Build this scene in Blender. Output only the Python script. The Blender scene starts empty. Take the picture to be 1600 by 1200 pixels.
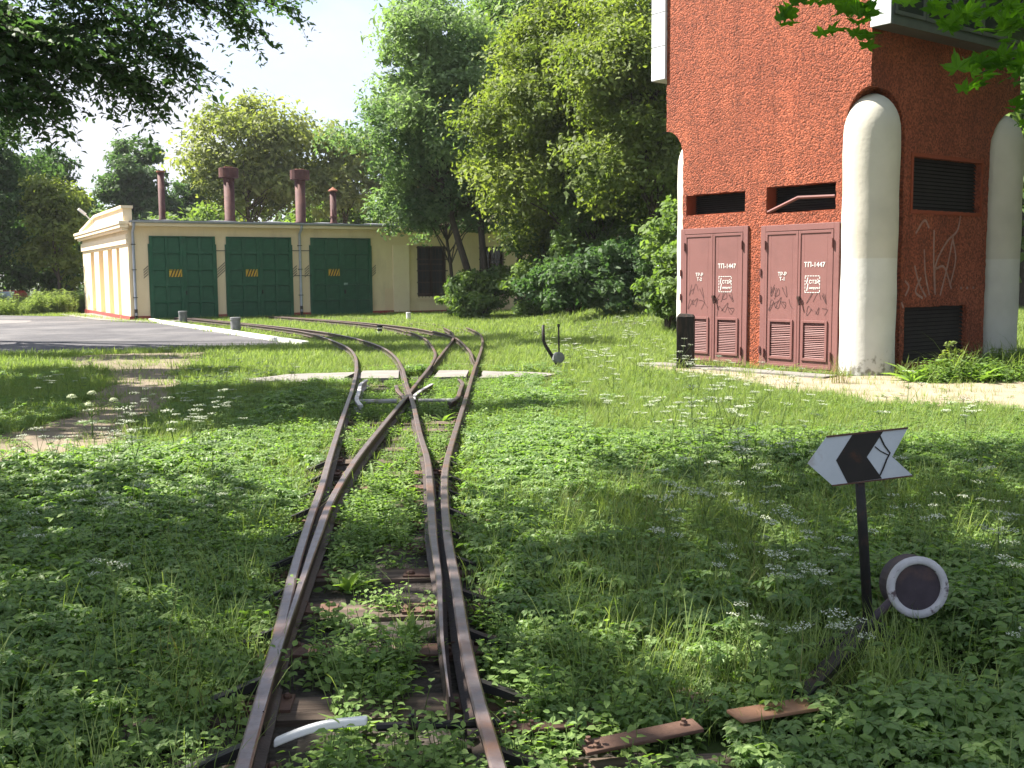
import bpy, bmesh, math, random
import numpy as np
from mathutils import Vector, Matrix, Euler
R_ = math.radians
scene = bpy.context.scene
# ---------------------------------------------------------------- camera
CAMZ = 1.61
PITCH = math.atan(167 / 1660.0)
ROLL = 0.0077
cam_d = bpy.data.cameras.new('camera')
cam_d.sensor_width = 36.0
cam_d.lens = 1660 / 1600 * 36.0
cam_d.clip_start = 0.05
cam_d.clip_end = 3000
cam = bpy.data.objects.new('camera', cam_d)
scene.collection.objects.link(cam)
_F = Vector((0, math.cos(PITCH), -math.sin(PITCH)))
_U0 = Vector((0, math.sin(PITCH), math.cos(PITCH)))
_R0 = Vector((1, 0, 0))
_Rt = _R0 * math.cos(ROLL) - _U0 * math.sin(ROLL)
_Up = _R0 * math.sin(ROLL) + _U0 * math.cos(ROLL)
m = Matrix.Identity(4)
for i in range(3):
    m[i][0] = _Rt[i]; m[i][1] = _Up[i]; m[i][2] = -_F[i]
m.translation = Vector((0, 0, CAMZ))
cam.matrix_world = m
scene.camera = cam
# ---------------------------------------------------------------- sky, sun, exposure
SUN_EL = R_(51)
sh = Vector((-0.94, 0.345, 0)).normalized()
SUN = Vector((sh.x * math.cos(SUN_EL), sh.y * math.cos(SUN_EL), math.sin(SUN_EL)))
world = bpy.data.worlds.new('World')
scene.world = world
world.use_nodes = True
wn = world.node_tree.nodes; wl = world.node_tree.links
wn.clear()
w_out = wn.new('ShaderNodeOutputWorld')
w_bg = wn.new('ShaderNodeBackground')
w_sky = wn.new('ShaderNodeTexSky')
w_sky.sky_type = 'NISHITA'
w_sky.sun_disc = False
w_sky.sun_elevation = SUN_EL
w_sky.sun_rotation = math.atan2(sh.x, sh.y)
w_tc = wn.new('ShaderNodeTexCoord')
w_mp = wn.new('ShaderNodeMapping')
w_mp.inputs['Scale'].default_value = (1, 1, 2.2)
w_mp.inputs['Location'].default_value = (0.35, 0.1, 0.22)
w_nz = wn.new('ShaderNodeTexNoise')
w_nz.inputs['Scale'].default_value = 3.0
w_nz.inputs['Detail'].default_value = 6
w_nz.inputs['Roughness'].default_value = 0.5
w_rp = wn.new('ShaderNodeValToRGB')
w_rp.color_ramp.elements[0].position = 0.38
w_rp.color_ramp.elements[1].position = 0.62
w_mx = wn.new('ShaderNodeMix'); w_mx.data_type = 'RGBA'
w_mx2 = wn.new('ShaderNodeMix'); w_mx2.data_type = 'RGBA'
w_mx2.inputs['Factor'].default_value = 0.5
w_mx2.inputs['B'].default_value = (1.6, 1.95, 3.0, 1)
w_mx.inputs['B'].default_value = (3.2, 3.27, 3.6, 1)
wl.new(w_tc.outputs['Generated'], w_mp.inputs['Vector'])
wl.new(w_mp.outputs['Vector'], w_nz.inputs['Vector'])
wl.new(w_nz.outputs['Fac'], w_rp.inputs['Fac'])
wl.new(w_rp.outputs['Color'], w_mx.inputs['Factor'])
wl.new(w_sky.outputs['Color'], w_mx2.inputs['A'])
wl.new(w_mx2.outputs['Result'], w_mx.inputs['A'])
wl.new(w_mx.outputs['Result'], w_bg.inputs['Color'])
w_bg.inputs['Strength'].default_value = 0.085
wl.new(w_bg.outputs['Background'], w_out.inputs['Surface'])
sun_d = bpy.data.lights.new('sun', 'SUN')
sun_d.energy = 5.0
sun_d.angle = R_(0.53)
sun_d.color = (1.0, 0.94, 0.84)
sun_o = bpy.data.objects.new('sun', sun_d)
scene.collection.objects.link(sun_o)
sun_o.rotation_euler = (-SUN).to_track_quat('-Z', 'Y').to_euler()
sun_o.location = (-30, 10, 40)
scene.view_settings.view_transform = 'Standard'
scene.view_settings.look = 'None'
scene.view_settings.gamma = 1.0
scene.view_settings.use_curve_mapping = False
scene.view_settings.exposure = 1.95

# ---------------------------------------------------------------- helpers
COL = scene.collection
rng = np.random.default_rng(7)
random.seed(7)

def link(o, parent=None):
    COL.objects.link(o)
    if parent is not None:
        o.parent = parent
    return o

def tag(o, label=None, cat=None, group=None, kind=None):
    if label: o['label'] = label
    if cat: o['category'] = cat
    if group: o['group'] = group
    if kind: o['kind'] = kind
    return o

def empty(name, loc=(0, 0, 0), rz=0.0, label=None, cat=None, group=None):
    o = bpy.data.objects.new(name, None)
    o.empty_display_size = 0.3
    o.location = loc; o.rotation_euler = (0, 0, rz)
    link(o)
    return tag(o, label, cat, group)

class MB:
    """collects shapes, builds them as ONE mesh object"""
    def __init__(self): self.v = []; self.f = []
    def add(self, vs, fs):
        n = len(self.v)
        self.v.extend([tuple(p) for p in vs])
        self.f.extend([tuple(i + n for i in q) for q in fs])
        return self
    def box(self, x0, x1, y0, y1, z0, z1, M=None):
        vs = [Vector((x, y, z)) for z in (z0, z1) for y in (y0, y1) for x in (x0, x1)]
        if M is not None: vs = [M @ p for p in vs]
        return self.add(vs, [(0, 2, 3, 1), (4, 5, 7, 6), (0, 1, 5, 4), (2, 6, 7, 3), (0, 4, 6, 2), (1, 3, 7, 5)])
    def tube(self, pts, rad, n=8, caps=True):
        pts = [Vector(p) for p in pts]
        rads = rad if hasattr(rad, '__len__') else [rad] * len(pts)
        vs = []; fs = []
        ref = None
        for i, p in enumerate(pts):
            a = pts[max(i - 1, 0)]; b = pts[min(i + 1, len(pts) - 1)]
            t = (b - a).normalized()
            if ref is None:
                ref = Vector((0, 0, 1)) if abs(t.z) < 0.9 else Vector((1, 0, 0))
            u = t.cross(ref).normalized(); w = u.cross(t).normalized(); ref = w
            for k in range(n):
                an = 2 * math.pi * k / n
                vs.append(p + (u * math.cos(an) + w * math.sin(an)) * rads[i])
        for i in range(len(pts) - 1):
            for k in range(n):
                a = i * n + k; b = i * n + (k + 1) % n
                fs.append((a, b, b + n, a + n))
        if caps:
            fs.append(tuple(range(n - 1, -1, -1)))
            fs.append(tuple(range((len(pts) - 1) * n, len(pts) * n)))
        return self.add(vs, fs)
    def lathe(self, prof, n=16, M=None):
        vs = []; fs = []
        for r, z in prof:
            for k in range(n):
                an = 2 * math.pi * k / n
                p = Vector((r * math.cos(an), r * math.sin(an), z))
                vs.append(M @ p if M is not None else p)
        for i in range(len(prof) - 1):
            for k in range(n):
                a = i * n + k; b = i * n + (k + 1) % n
                fs.append((a, b, b + n, a + n))
        fs.append(tuple(range(n - 1, -1, -1)))
        fs.append(tuple(range((len(prof) - 1) * n, len(prof) * n)))
        return self.add(vs, fs)
    def mesh(self, name, mat, smooth=False):
        me = bpy.data.meshes.new(name)
        me.from_pydata(self.v, [], self.f)
        me.materials.append(mat)
        if smooth:
            me.polygons.foreach_set('use_smooth', [True] * len(me.polygons))
        me.update()
        return me
    def build(self, name, mat, parent=None, smooth=False, bevel=0.0):
        o = bpy.data.objects.new(name, self.mesh(name, mat, smooth))
        link(o, parent)
        if bevel:
            b = o.modifiers.new('bevel', 'BEVEL'); b.width = bevel; b.segments = 2
            b.limit_method = 'ANGLE'; b.angle_limit = R_(40)
        return o

def put(name, me, parent=None, loc=(0, 0, 0), rot=(0, 0, 0), scale=(1, 1, 1)):
    o = bpy.data.objects.new(name, me)
    o.location = loc; o.rotation_euler = rot; o.scale = scale
    return link(o, parent)

def np_mesh(name, v, quads, mat, tint=None, smooth=False):
    """big meshes from numpy arrays (all faces with the same corner count)"""
    me = bpy.data.meshes.new(name)
    nf, k = quads.shape
    me.vertices.add(len(v)); me.loops.add(nf * k); me.polygons.add(nf)
    me.vertices.foreach_set('co', np.asarray(v, np.float32).ravel())
    me.loops.foreach_set('vertex_index', np.asarray(quads, np.int32).ravel())
    me.polygons.foreach_set('loop_start', np.arange(0, nf * k, k, dtype=np.int32))
    if smooth: me.polygons.foreach_set('use_smooth', np.ones(nf, bool))
    if tint is not None:
        a = me.attributes.new('tint', 'FLOAT', 'FACE')
        a.data.foreach_set('value', np.asarray(tint, np.float32))
    me.materials.append(mat)
    me.update(calc_edges=True)
    return me

def extruded(outline, holes, t, fn, name, mat, parent, smooth=False):
    """flat shape with holes, thickness t, as a mesh; fn maps (u, v, depth 0..t) to a point"""
    cu = bpy.data.curves.new('tmp', 'CURVE'); cu.dimensions = '2D'; cu.fill_mode = 'BOTH'
    for loop in [outline] + holes:
        sp = cu.splines.new('POLY'); sp.points.add(len(loop) - 1)
        for q, (a, b) in zip(sp.points, loop): q.co = (a, b, 0, 1)
        sp.use_cyclic_u = True
    cu.extrude = t / 2
    ob = bpy.data.objects.new('tmp', cu)
    me = ob.to_mesh()
    v = np.empty(len(me.vertices) * 3, np.float32); me.vertices.foreach_get('co', v); v = v.reshape(-1, 3)
    vs = [fn(p[0], p[1], p[2] + t / 2) for p in v]
    fs = [tuple(p.vertices) for p in me.polygons]
    ob.to_mesh_clear()
    bpy.data.objects.remove(ob); bpy.data.curves.remove(cu)
    nm = bpy.data.meshes.new(name); nm.from_pydata([tuple(p) for p in vs], [], fs)
    bm = bmesh.new(); bm.from_mesh(nm)
    bmesh.ops.remove_doubles(bm, verts=bm.verts, dist=1e-4)
    bmesh.ops.recalc_face_normals(bm, faces=bm.faces)
    bm.to_mesh(nm); bm.free()
    nm.materials.append(mat); nm.update()
    o = bpy.data.objects.new(name, nm)
    return link(o, parent)

# ---------------------------------------------------------------- materials
def new_mat(name):
    mt = bpy.data.materials.new(name); mt.use_nodes = True
    nt = mt.node_tree; nt.nodes.clear()
    out = nt.nodes.new('ShaderNodeOutputMaterial')
    return mt, nt, out

def N(nt, t, **kw):
    n = nt.nodes.new(t)
    for k, v in kw.items():
        if hasattr(n, k): setattr(n, k, v)
    return n

def surf(name, col, col2=None, scale=6.0, rough=0.8, bump=0.0, bscale=40.0, metal=0.0, detail=6,
         col3=None, s3=1.5, t3=(0.5, 0.65), stretch=(1, 1, 1), spec=0.3, voronoi=False, bdist=0.02):
    """two-tone noise material with optional stains (col3) and fine relief"""
    mt, nt, out = new_mat(name)
    L = nt.links
    p = N(nt, 'ShaderNodeBsdfPrincipled')
    p.inputs['Roughness'].default_value = rough
    p.inputs['Metallic'].default_value = metal
    p.inputs['Specular IOR Level'].default_value = spec
    tc = N(nt, 'ShaderNodeTexCoord'); mp = N(nt, 'ShaderNodeMapping')
    mp.inputs['Scale'].default_value = stretch
    L.new(tc.outputs['Object'], mp.inputs['Vector'])
    nz = N(nt, 'ShaderNodeTexNoise'); nz.inputs['Scale'].default_value = scale; nz.inputs['Detail'].default_value = detail
    nz.inputs['Roughness'].default_value = 0.6
    L.new(mp.outputs['Vector'], nz.inputs['Vector'])
    rp = N(nt, 'ShaderNodeValToRGB')
    rp.color_ramp.elements[0].position = 0.3; rp.color_ramp.elements[1].position = 0.7
    c2 = col2 or tuple(x * 0.75 for x in col)
    rp.color_ramp.elements[0].color = (*c2, 1); rp.color_ramp.elements[1].color = (*col, 1)
    L.new(nz.outputs['Fac'], rp.inputs['Fac'])
    csrc = rp.outputs['Color']
    if col3:
        n3 = N(nt, 'ShaderNodeTexNoise'); n3.inputs['Scale'].default_value = s3; n3.inputs['Detail'].default_value = 8
        n3.inputs['Roughness'].default_value = 0.65
        L.new(mp.outputs['Vector'], n3.inputs['Vector'])
        r3 = N(nt, 'ShaderNodeValToRGB'); r3.color_ramp.elements[0].position = t3[0]; r3.color_ramp.elements[1].position = t3[1]
        L.new(n3.outputs['Fac'], r3.inputs['Fac'])
        mx = N(nt, 'ShaderNodeMix', data_type='RGBA')
        L.new(r3.outputs['Color'], mx.inputs['Factor']); L.new(csrc, mx.inputs['A']); mx.inputs['B'].default_value = (*col3, 1)
        csrc = mx.outputs['Result']
    L.new(csrc, p.inputs['Base Color'])
    if bump:
        if voronoi:
            bz = N(nt, 'ShaderNodeTexVoronoi'); bz.inputs['Scale'].default_value = bscale
            src = bz.outputs['Distance']
        else:
            bz = N(nt, 'ShaderNodeTexNoise'); bz.inputs['Scale'].default_value = bscale; bz.inputs['Detail'].default_value = 4
            src = bz.outputs['Fac']
        L.new(mp.outputs['Vector'], bz.inputs['Vector'])
        b = N(nt, 'ShaderNodeBump'); b.inputs['Strength'].default_value = bump; b.inputs['Distance'].default_value = bdist
        if voronoi: b.invert = True
        L.new(src, b.inputs['Height']); L.new(b.outputs['Normal'], p.inputs['Normal'])
    L.new(p.outputs['BSDF'], out.inputs['Surface'])
    return mt

def leaf_mat(name, dark, light, trans=0.35, rough=0.6, hue_rand=0.0, spec=0.2, tcol=None):
    mt, nt, out = new_mat(name); L = nt.links
    at = N(nt, 'ShaderNodeAttribute', attribute_name='tint')
    oi = N(nt, 'ShaderNodeObjectInfo')
    ad = N(nt, 'ShaderNodeMath', operation='MULTIPLY_ADD')
    L.new(oi.outputs['Random'], ad.inputs[0]); ad.inputs[1].default_value = 0.5; ad.inputs[2].default_value = -0.25
    a2 = N(nt, 'ShaderNodeMath', operation='ADD', use_clamp=True)
    L.new(at.outputs['Fac'], a2.inputs[0]); L.new(ad.outputs[0], a2.inputs[1])
    mx = N(nt, 'ShaderNodeMix', data_type='RGBA')
    L.new(a2.outputs[0], mx.inputs['Factor'])
    mx.inputs['A'].default_value = (*dark, 1); mx.inputs['B'].default_value = (*light, 1)
    p = N(nt, 'ShaderNodeBsdfPrincipled'); p.inputs['Roughness'].default_value = rough
    p.inputs['Specular IOR Level'].default_value = spec
    L.new(mx.outputs['Result'], p.inputs['Base Color'])
    tr = N(nt, 'ShaderNodeBsdfTranslucent')
    hs = N(nt, 'ShaderNodeMix', data_type='RGBA', blend_type='MULTIPLY'); hs.inputs['Factor'].default_value = 1.0
    hs.inputs['B'].default_value = (*(tcol or (1.5, 1.6, 0.6)), 1)
    L.new(mx.outputs['Result'], hs.inputs['A']); L.new(hs.outputs['Result'], tr.inputs['Color'])
    ms = N(nt, 'ShaderNodeMixShader'); ms.inputs['Fac'].default_value = trans
    L.new(p.outputs['BSDF'], ms.inputs[1]); L.new(tr.outputs['BSDF'], ms.inputs[2])
    L.new(ms.outputs['Shader'], out.inputs['Surface'])
    return mt

M = {}
M['cream'] = surf('cream_paint', (.83, .68, .45), (.76, .61, .39), scale=2.5, rough=.9, bump=.15, bscale=30, col3=(.58, .46, .30), s3=1.1, t3=(.54, .80), stretch=(1, 1, .35))
M['cream2'] = surf('cream_trim', (.87, .73, .52), (.82, .67, .46), scale=3, rough=.9, bump=.1, bscale=30)
M['pinkpatch'] = surf('pale_repaint', (.78, .60, .40), (.74, .56, .36), scale=2, rough=.9)
M['plinth'] = surf('red_plinth_paint', (.36, .07, .06), (.28, .05, .045), scale=5, rough=.85, bump=.1)
M['green'] = surf('green_gate_paint', (.016, .098, .048), (.012, .072, .036), scale=3, rough=.55, bump=.05, bscale=60, col3=(.03, .11, .06), s3=2)
M['zinc'] = surf('zinc_sheet', (.40, .42, .45), (.30, .32, .36), scale=4, rough=.5, metal=.3)
M['roofsheet'] = surf('grey_roof_felt', (.115, .12, .135), (.085, .09, .10), scale=3, rough=.85, bump=.1)
M['rustpipe'] = surf('maroon_stove_pipe', (.095, .038, .035), (.065, .026, .025), scale=5, rough=.75, bump=.15, col3=(.13, .058, .045), s3=2)
M['orangecap'] = surf('rusty_orange_cap', (.26, .10, .05), (.2, .07, .04), scale=6, rough=.8)
M['brown'] = surf('dark_brown_paint', (.05, .025, .018), (.035, .018, .014), scale=5, rough=.7)
M['darkiron'] = surf('dark_iron', (.025, .023, .024), (.015, .014, .014), scale=20, rough=.6, metal=.3, col3=(.06, .03, .02), s3=8, t3=(.55, .7))
M['yellow'] = surf('yellow_paint', (.65, .42, .05), (.6, .38, .04), rough=.6)
M['black'] = surf('black_paint', (.018, .018, .018), (.012, .012, .012), rough=.6)
M['white'] = surf('white_paint', (.75, .74, .72), (.62, .61, .58), scale=9, rough=.7, bump=.1)
M['concrete'] = surf('concrete', (.34, .33, .31), (.24, .235, .22), scale=7, rough=.95, bump=.3, bscale=50)
M['greyc'] = surf('grey_bollard_concrete', (.20, .205, .205), (.13, .135, .135), scale=9, rough=.9, bump=.3)
M['asphalt'] = surf('asphalt', (.078, .075, .081), (.052, .050, .055), scale=1.2, rough=.95, bump=.3, bscale=120, col3=(.115, .11, .112), s3=.35, t3=(.45, .62))
M['sand'] = surf('dry_sandy_soil', (.30, .245, .185), (.22, .18, .13), scale=2.2, rough=1, bump=.5, bscale=25, col3=(.2, .155, .105), s3=1.3, t3=(.5, .7))
M['dirt'] = surf('bare_dirt', (.21, .17, .125), (.145, .115, .083), scale=2.0, rough=1, bump=.5, bscale=22, col3=(.12, .10, .06), s3=1.0, t3=(.45, .65))
M['soil'] = surf('dark_soil', (.055, .06, .026), (.035, .034, .018), scale=1.6, rough=1, bump=.6, bscale=18, col3=(.06, .095, .026), s3=.35, t3=(.42, .6))
M['ballast'] = surf('oily_ballast', (.055, .045, .037), (.022, .019, .017), scale=18, rough=1, bump=.9, bscale=28, voronoi=True)
M['pale_path'] = surf('concrete_path', (.21, .195, .18), (.15, .14, .128), scale=3, rough=.95, bump=.3)
M['rail'] = surf('rusty_rail', (.062, .043, .037), (.036, .025, .022), scale=14, rough=.6, metal=.45, bump=.15, bscale=60, col3=(.095, .052, .034), s3=5, t3=(.55, .75), spec=.5)
M['railtop'] = surf('worn_rail_head', (.235, .19, .18), (.15, .112, .105), scale=16, rough=.36, metal=.65, bump=.05, bscale=60, col3=(.26, .135, .08), s3=3, t3=(.5, .72), spec=.5)
M['rust'] = surf('rusty_plate', (.13, .074, .052), (.08, .044, .032), scale=9, rough=.75, metal=.2, bump=.2, bscale=50, col3=(.09, .05, .038), s3=4)
M['wood'] = surf('old_sleeper_wood', (.10, .072, .055), (.045, .034, .027), scale=8, rough=.95, bump=.5, bscale=14, stretch=(.6, 8, 8), col3=(.15, .11, .085), s3=2)
M['postwood'] = surf('blackened_timber', (.022, .021, .019), (.012, .012, .011), scale=6, rough=.9, bump=.5, bscale=14, stretch=(6, 6, .6), col3=(.045, .03, .022), s3=3)
M['bark'] = surf('bark', (.085, .066, .05), (.035, .028, .022), scale=7, rough=1, bump=.8, bscale=10, stretch=(3, 3, .6))
M['maroon'] = surf('maroon_door_paint', (.215, .098, .09), (.195, .088, .081), scale=2.5, rough=.6, col3=(.18, .082, .076), s3=1.2, bump=.05)
M['maroondark'] = surf('dark_maroon', (.12, .04, .035), (.09, .03, .028), rough=.7)
M['grille'] = surf('dark_grille', (.03, .024, .022), (.02, .016, .015), rough=.8)
M['void'] = surf('dark_interior', (.012, .01, .01), (.01, .009, .009), rough=1)
M['baygrey'] = surf('dark_bay_panel', (.085, .095, .085), (.06, .068, .06), rough=.35)
M['baywhite'] = surf('white_bay_panel', (.62, .63, .66), (.56, .57, .60), scale=2, rough=.7)
M['glass'] = surf('dark_window_glass', (.02, .024, .026), (.015, .018, .02), rough=.15, spec=.6)
M['redcar'] = surf('red_car_paint', (.5, .03, .03), (.45, .025, .025), rough=.3)
M['paleglass'] = surf('pale_glass', (.5, .6, .68), (.45, .55, .62), rough=.2)
M['orangebrick'] = surf('orange_brick', (.50, .20, .09), (.42, .16, .07), scale=9, rough=.9)
M['orangepaint'] = surf('smooth_orange_paint', (.26, .058, .024), (.22, .046, .018), scale=5, rough=.85, bump=.2)
M['tinplate'] = surf('light_green_tin', (.3, .45, .38), rough=.5)
M['scribble'] = surf('black_marker', (.075, .035, .035), (.06, .03, .03), rough=.7)
M['chalk'] = surf('faded_white_spray', (.40, .25, .21), (.28, .13, .10), scale=7, rough=.9)
M['signwhite'] = surf('weathered_white_enamel', (.50, .52, .56), (.38, .40, .43), scale=5, rough=.55, col3=(.26, .20, .17), s3=5, t3=(.58, .74))
M['signblack'] = surf('brown_black_enamel', (.022, .017, .016), (.014, .012, .012), scale=12, rough=.55, col3=(.07, .028, .015), s3=7, t3=(.58, .68))
M['purpleiron'] = surf('dull_purple_iron', (.05, .038, .047), (.03, .023, .028), scale=14, rough=.7, col3=(.07, .045, .042), s3=8)

# pebble-dash of the tower: coarse aggregate under red paint
def pebble_mat():
    mt, nt, out = new_mat('red_pebbledash'); L = nt.links
    p = N(nt, 'ShaderNodeBsdfPrincipled'); p.inputs['Roughness'].default_value = .85
    p.inputs['Specular IOR Level'].default_value = .35
    tc = N(nt, 'ShaderNodeTexCoord')
    v = N(nt, 'ShaderNodeTexVoronoi'); v.inputs['Scale'].default_value = 34
    v2 = N(nt, 'ShaderNodeTexVoronoi'); v2.inputs['Scale'].default_value = 80
    nz = N(nt, 'ShaderNodeTexNoise'); nz.inputs['Scale'].default_value = 1.1; nz.inputs['Detail'].default_value = 7; nz.inputs['Roughness'].default_value = .6
    for n in (v, v2, nz): L.new(tc.outputs['Object'], n.inputs['Vector'])
    rp = N(nt, 'ShaderNodeValToRGB'); e = rp.color_ramp.elements
    e[0].position = .35; e[0].color = (.235, .058, .027, 1); e[1].position = .68; e[1].color = (.30, .080, .037, 1)
    L.new(nz.outputs['Fac'], rp.inputs['Fac'])
    # each stone a little different
    hs = N(nt, 'ShaderNodeHueSaturation')
    sep = N(nt, 'ShaderNodeSeparateColor'); L.new(v.outputs['Color'], sep.inputs['Color'])
    mr = N(nt, 'ShaderNodeMapRange'); mr.inputs['To Min'].default_value = .55; mr.inputs['To Max'].default_value = 1.5
    L.new(sep.outputs[0], mr.inputs['Value'])
    mps = N(nt, 'ShaderNodeMapping'); mps.inputs['Scale'].default_value = (2.2, 2.2, .22); L.new(tc.outputs['Object'], mps.inputs['Vector'])
    ns = N(nt, 'ShaderNodeTexNoise'); ns.inputs['Scale'].default_value = 1.6; ns.inputs['Detail'].default_value = 5; L.new(mps.outputs['Vector'], ns.inputs['Vector'])
    ms = N(nt, 'ShaderNodeMapRange'); ms.inputs['From Min'].default_value = .3; ms.inputs['From Max'].default_value = .7; ms.inputs['To Min'].default_value = .80; ms.inputs['To Max'].default_value = 1.14
    L.new(ns.outputs['Fac'], ms.inputs['Value'])
    mm = N(nt, 'ShaderNodeMath', operation='MULTIPLY'); L.new(mr.outputs['Result'], mm.inputs[0]); L.new(ms.outputs['Result'], mm.inputs[1]); L.new(mm.outputs[0], hs.inputs['Value'])
    L.new(rp.outputs['Color'], hs.inputs['Color']); L.new(hs.outputs['Color'], p.inputs['Base Color'])
    sm = N(nt, 'ShaderNodeMath', operation='MULTIPLY_ADD'); L.new(v2.outputs['Distance'], sm.inputs[0]); sm.inputs[1].default_value = .5
    L.new(v.outputs['Distance'], sm.inputs[2])
    b = N(nt, 'ShaderNodeBump'); b.invert = True; b.inputs['Strength'].default_value = 1.0; b.inputs['Distance'].default_value = .026
    L.new(sm.outputs[0], b.inputs['Height']); L.new(b.outputs['Normal'], p.inputs['Normal'])
    L.new(p.outputs['BSDF'], out.inputs['Surface'])
    return mt
M['pebble'] = pebble_mat()

# column plaster: fresh whitewash on the lower part, older cream above, grime at the foot
def column_mat():
    mt, nt, out = new_mat('whitewashed_plaster'); L = nt.links
    p = N(nt, 'ShaderNodeBsdfPrincipled'); p.inputs['Roughness'].default_value = .9; p.inputs['Specular IOR Level'].default_value = .2
    tc = N(nt, 'ShaderNodeTexCoord'); sp = N(nt, 'ShaderNodeSeparateXYZ'); L.new(tc.outputs['Object'], sp.inputs[0])
    nz = N(nt, 'ShaderNodeTexNoise'); nz.inputs['Scale'].default_value = 2.2; nz.inputs['Detail'].default_value = 7
    L.new(tc.outputs['Object'], nz.inputs['Vector'])
    st = N(nt, 'ShaderNodeMapRange'); st.inputs['From Min'].default_value = 1.855; st.inputs['From Max'].default_value = 1.875
    L.new(sp.outputs['Z'], st.inputs['Value'])
    c1 = N(nt, 'ShaderNodeMix', data_type='RGBA'); c1.inputs['A'].default_value = (.60, .59, .55, 1); c1.inputs['B'].default_value = (.54, .51, .44, 1)
    L.new(st.outputs['Result'], c1.inputs['Factor'])
    mt2 = N(nt, 'ShaderNodeMapRange'); mt2.inputs['From Min'].default_value = .35; mt2.inputs['From Max'].default_value = .75
    mt2.inputs['To Min'].default_value = 1.0; mt2.inputs['To Max'].default_value = .84
    L.new(nz.outputs['Fac'], mt2.inputs['Value'])
    hs = N(nt, 'ShaderNodeHueSaturation'); L.new(c1.outputs['Result'], hs.inputs['Color']); L.new(mt2.outputs['Result'], hs.inputs['Value'])
    # grime splashes near the foot
    n2 = N(nt, 'ShaderNodeTexNoise'); n2.inputs['Scale'].default_value = 9; n2.inputs['Detail'].default_value = 8; L.new(tc.outputs['Object'], n2.inputs['Vector'])
    zr = N(nt, 'ShaderNodeMapRange'); zr.inputs['From Min'].default_value = 0.0; zr.inputs['From Max'].default_value = .55
    zr.inputs['To Min'].default_value = .22; zr.inputs['To Max'].default_value = -.15
    L.new(sp.outputs['Z'], zr.inputs['Value'])
    ad = N(nt, 'ShaderNodeMath', operation='ADD'); L.new(n2.outputs['Fac'], ad.inputs[0]); L.new(zr.outputs['Result'], ad.inputs[1])
    gr = N(nt, 'ShaderNodeMapRange'); gr.inputs['From Min'].default_value = .62; gr.inputs['From Max'].default_value = .74; L.new(ad.outputs[0], gr.inputs['Value'])
    c2 = N(nt, 'ShaderNodeMix', data_type='RGBA'); L.new(gr.outputs['Result'], c2.inputs['Factor']); L.new(hs.outputs['Color'], c2.inputs['A']); c2.inputs['B'].default_value = (.22, .21, .18, 1)
    L.new(c2.outputs['Result'], p.inputs['Base Color'])
    b = N(nt, 'ShaderNodeBump'); b.inputs['Strength'].default_value = .22; b.inputs['Distance'].default_value = .015
    n4 = N(nt, 'ShaderNodeTexNoise'); n4.inputs['Scale'].default_value = 14; L.new(tc.outputs['Object'], n4.inputs['Vector'])
    L.new(n4.outputs['Fac'], b.inputs['Height']); L.new(b.outputs['Normal'], p.inputs['Normal'])
    L.new(p.outputs['BSDF'], out.inputs['Surface'])
    return mt
M['column'] = column_mat()

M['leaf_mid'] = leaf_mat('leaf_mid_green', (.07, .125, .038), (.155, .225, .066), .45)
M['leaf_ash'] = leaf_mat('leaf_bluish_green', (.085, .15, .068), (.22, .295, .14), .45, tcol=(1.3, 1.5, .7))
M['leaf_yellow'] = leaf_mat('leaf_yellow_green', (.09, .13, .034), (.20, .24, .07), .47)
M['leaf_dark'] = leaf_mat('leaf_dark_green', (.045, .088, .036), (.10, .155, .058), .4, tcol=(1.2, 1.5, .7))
M['leaf_pale'] = leaf_mat('leaf_pale_olive', (.13, .165, .06), (.25, .275, .11), .42)
M['leaf_maple'] = leaf_mat('leaf_maple', (.04, .10, .015), (.09, .18, .02), .5, tcol=(1.6, 1.9, .4))
M['weed'] = leaf_mat('weed_leaf', (.09, .165, .055), (.205, .295, .095), .45, rough=.5, spec=.4, tcol=(1.5, 1.75, .6))
M['weed2'] = leaf_mat('small_weed_leaf', (.095, .17, .052), (.21, .30, .09), .45, rough=.55, tcol=(1.4, 1.6, .5))
M['grass'] = leaf_mat('grass_blade', (.115, .178, .05), (.25, .31, .105), .45, rough=.6, tcol=(1.35, 1.45, .65))
M['drygrass'] = leaf_mat('dry_grass_blade', (.14, .14, .05), (.25, .23, .10), .3)
M['floret'] = leaf_mat('white_floret', (.40, .44, .32), (.60, .63, .52), .25, tcol=(1, 1, 1))
M['pale_floret'] = leaf_mat('pale_green_floret', (.42, .48, .28), (.6, .64, .45), .25, tcol=(1, 1, 1))
M['stem'] = leaf_mat('green_stem', (.07, .12, .03), (.12, .17, .05), .1)
M['litter'] = leaf_mat('tall_weed', (.16, .22, .09), (.27, .33, .15), .45)

# ---------------------------------------------------------------- track geometry in metres (measured from the place)
def crom(pts, step=0.25):
    pts = [np.array(p, float) for p in pts]
    P = [2 * pts[0] - pts[1]] + pts + [2 * pts[-1] - pts[-2]]
    out = []
    for i in range(1, len(P) - 2):
        n = max(2, int(np.linalg.norm(P[i + 1] - P[i]) / step))
        for k in range(n):
            t = k / n
            out.append(0.5 * ((2 * P[i]) + (-P[i - 1] + P[i + 1]) * t + (2 * P[i - 1] - 5 * P[i] + 4 * P[i + 1] - P[i + 2]) * t * t
                              + (-P[i - 1] + 3 * P[i] - 3 * P[i + 1] + P[i + 2]) * t ** 3))
    out.append(pts[-1])
    return np.array(out)
stock_l = crom([(-.58, 1.2), (-.71, 2.2), (-.825, 3.08), (-.885, 3.56), (-.97, 4.22), (-1.1, 5.16), (-1.19, 5.9), (-1.27, 6.6), (-1.36, 7.44), (-1.54, 8.92), (-1.80, 11.16), (-2.18, 14.5), (-2.52, 17.2)])
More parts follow.
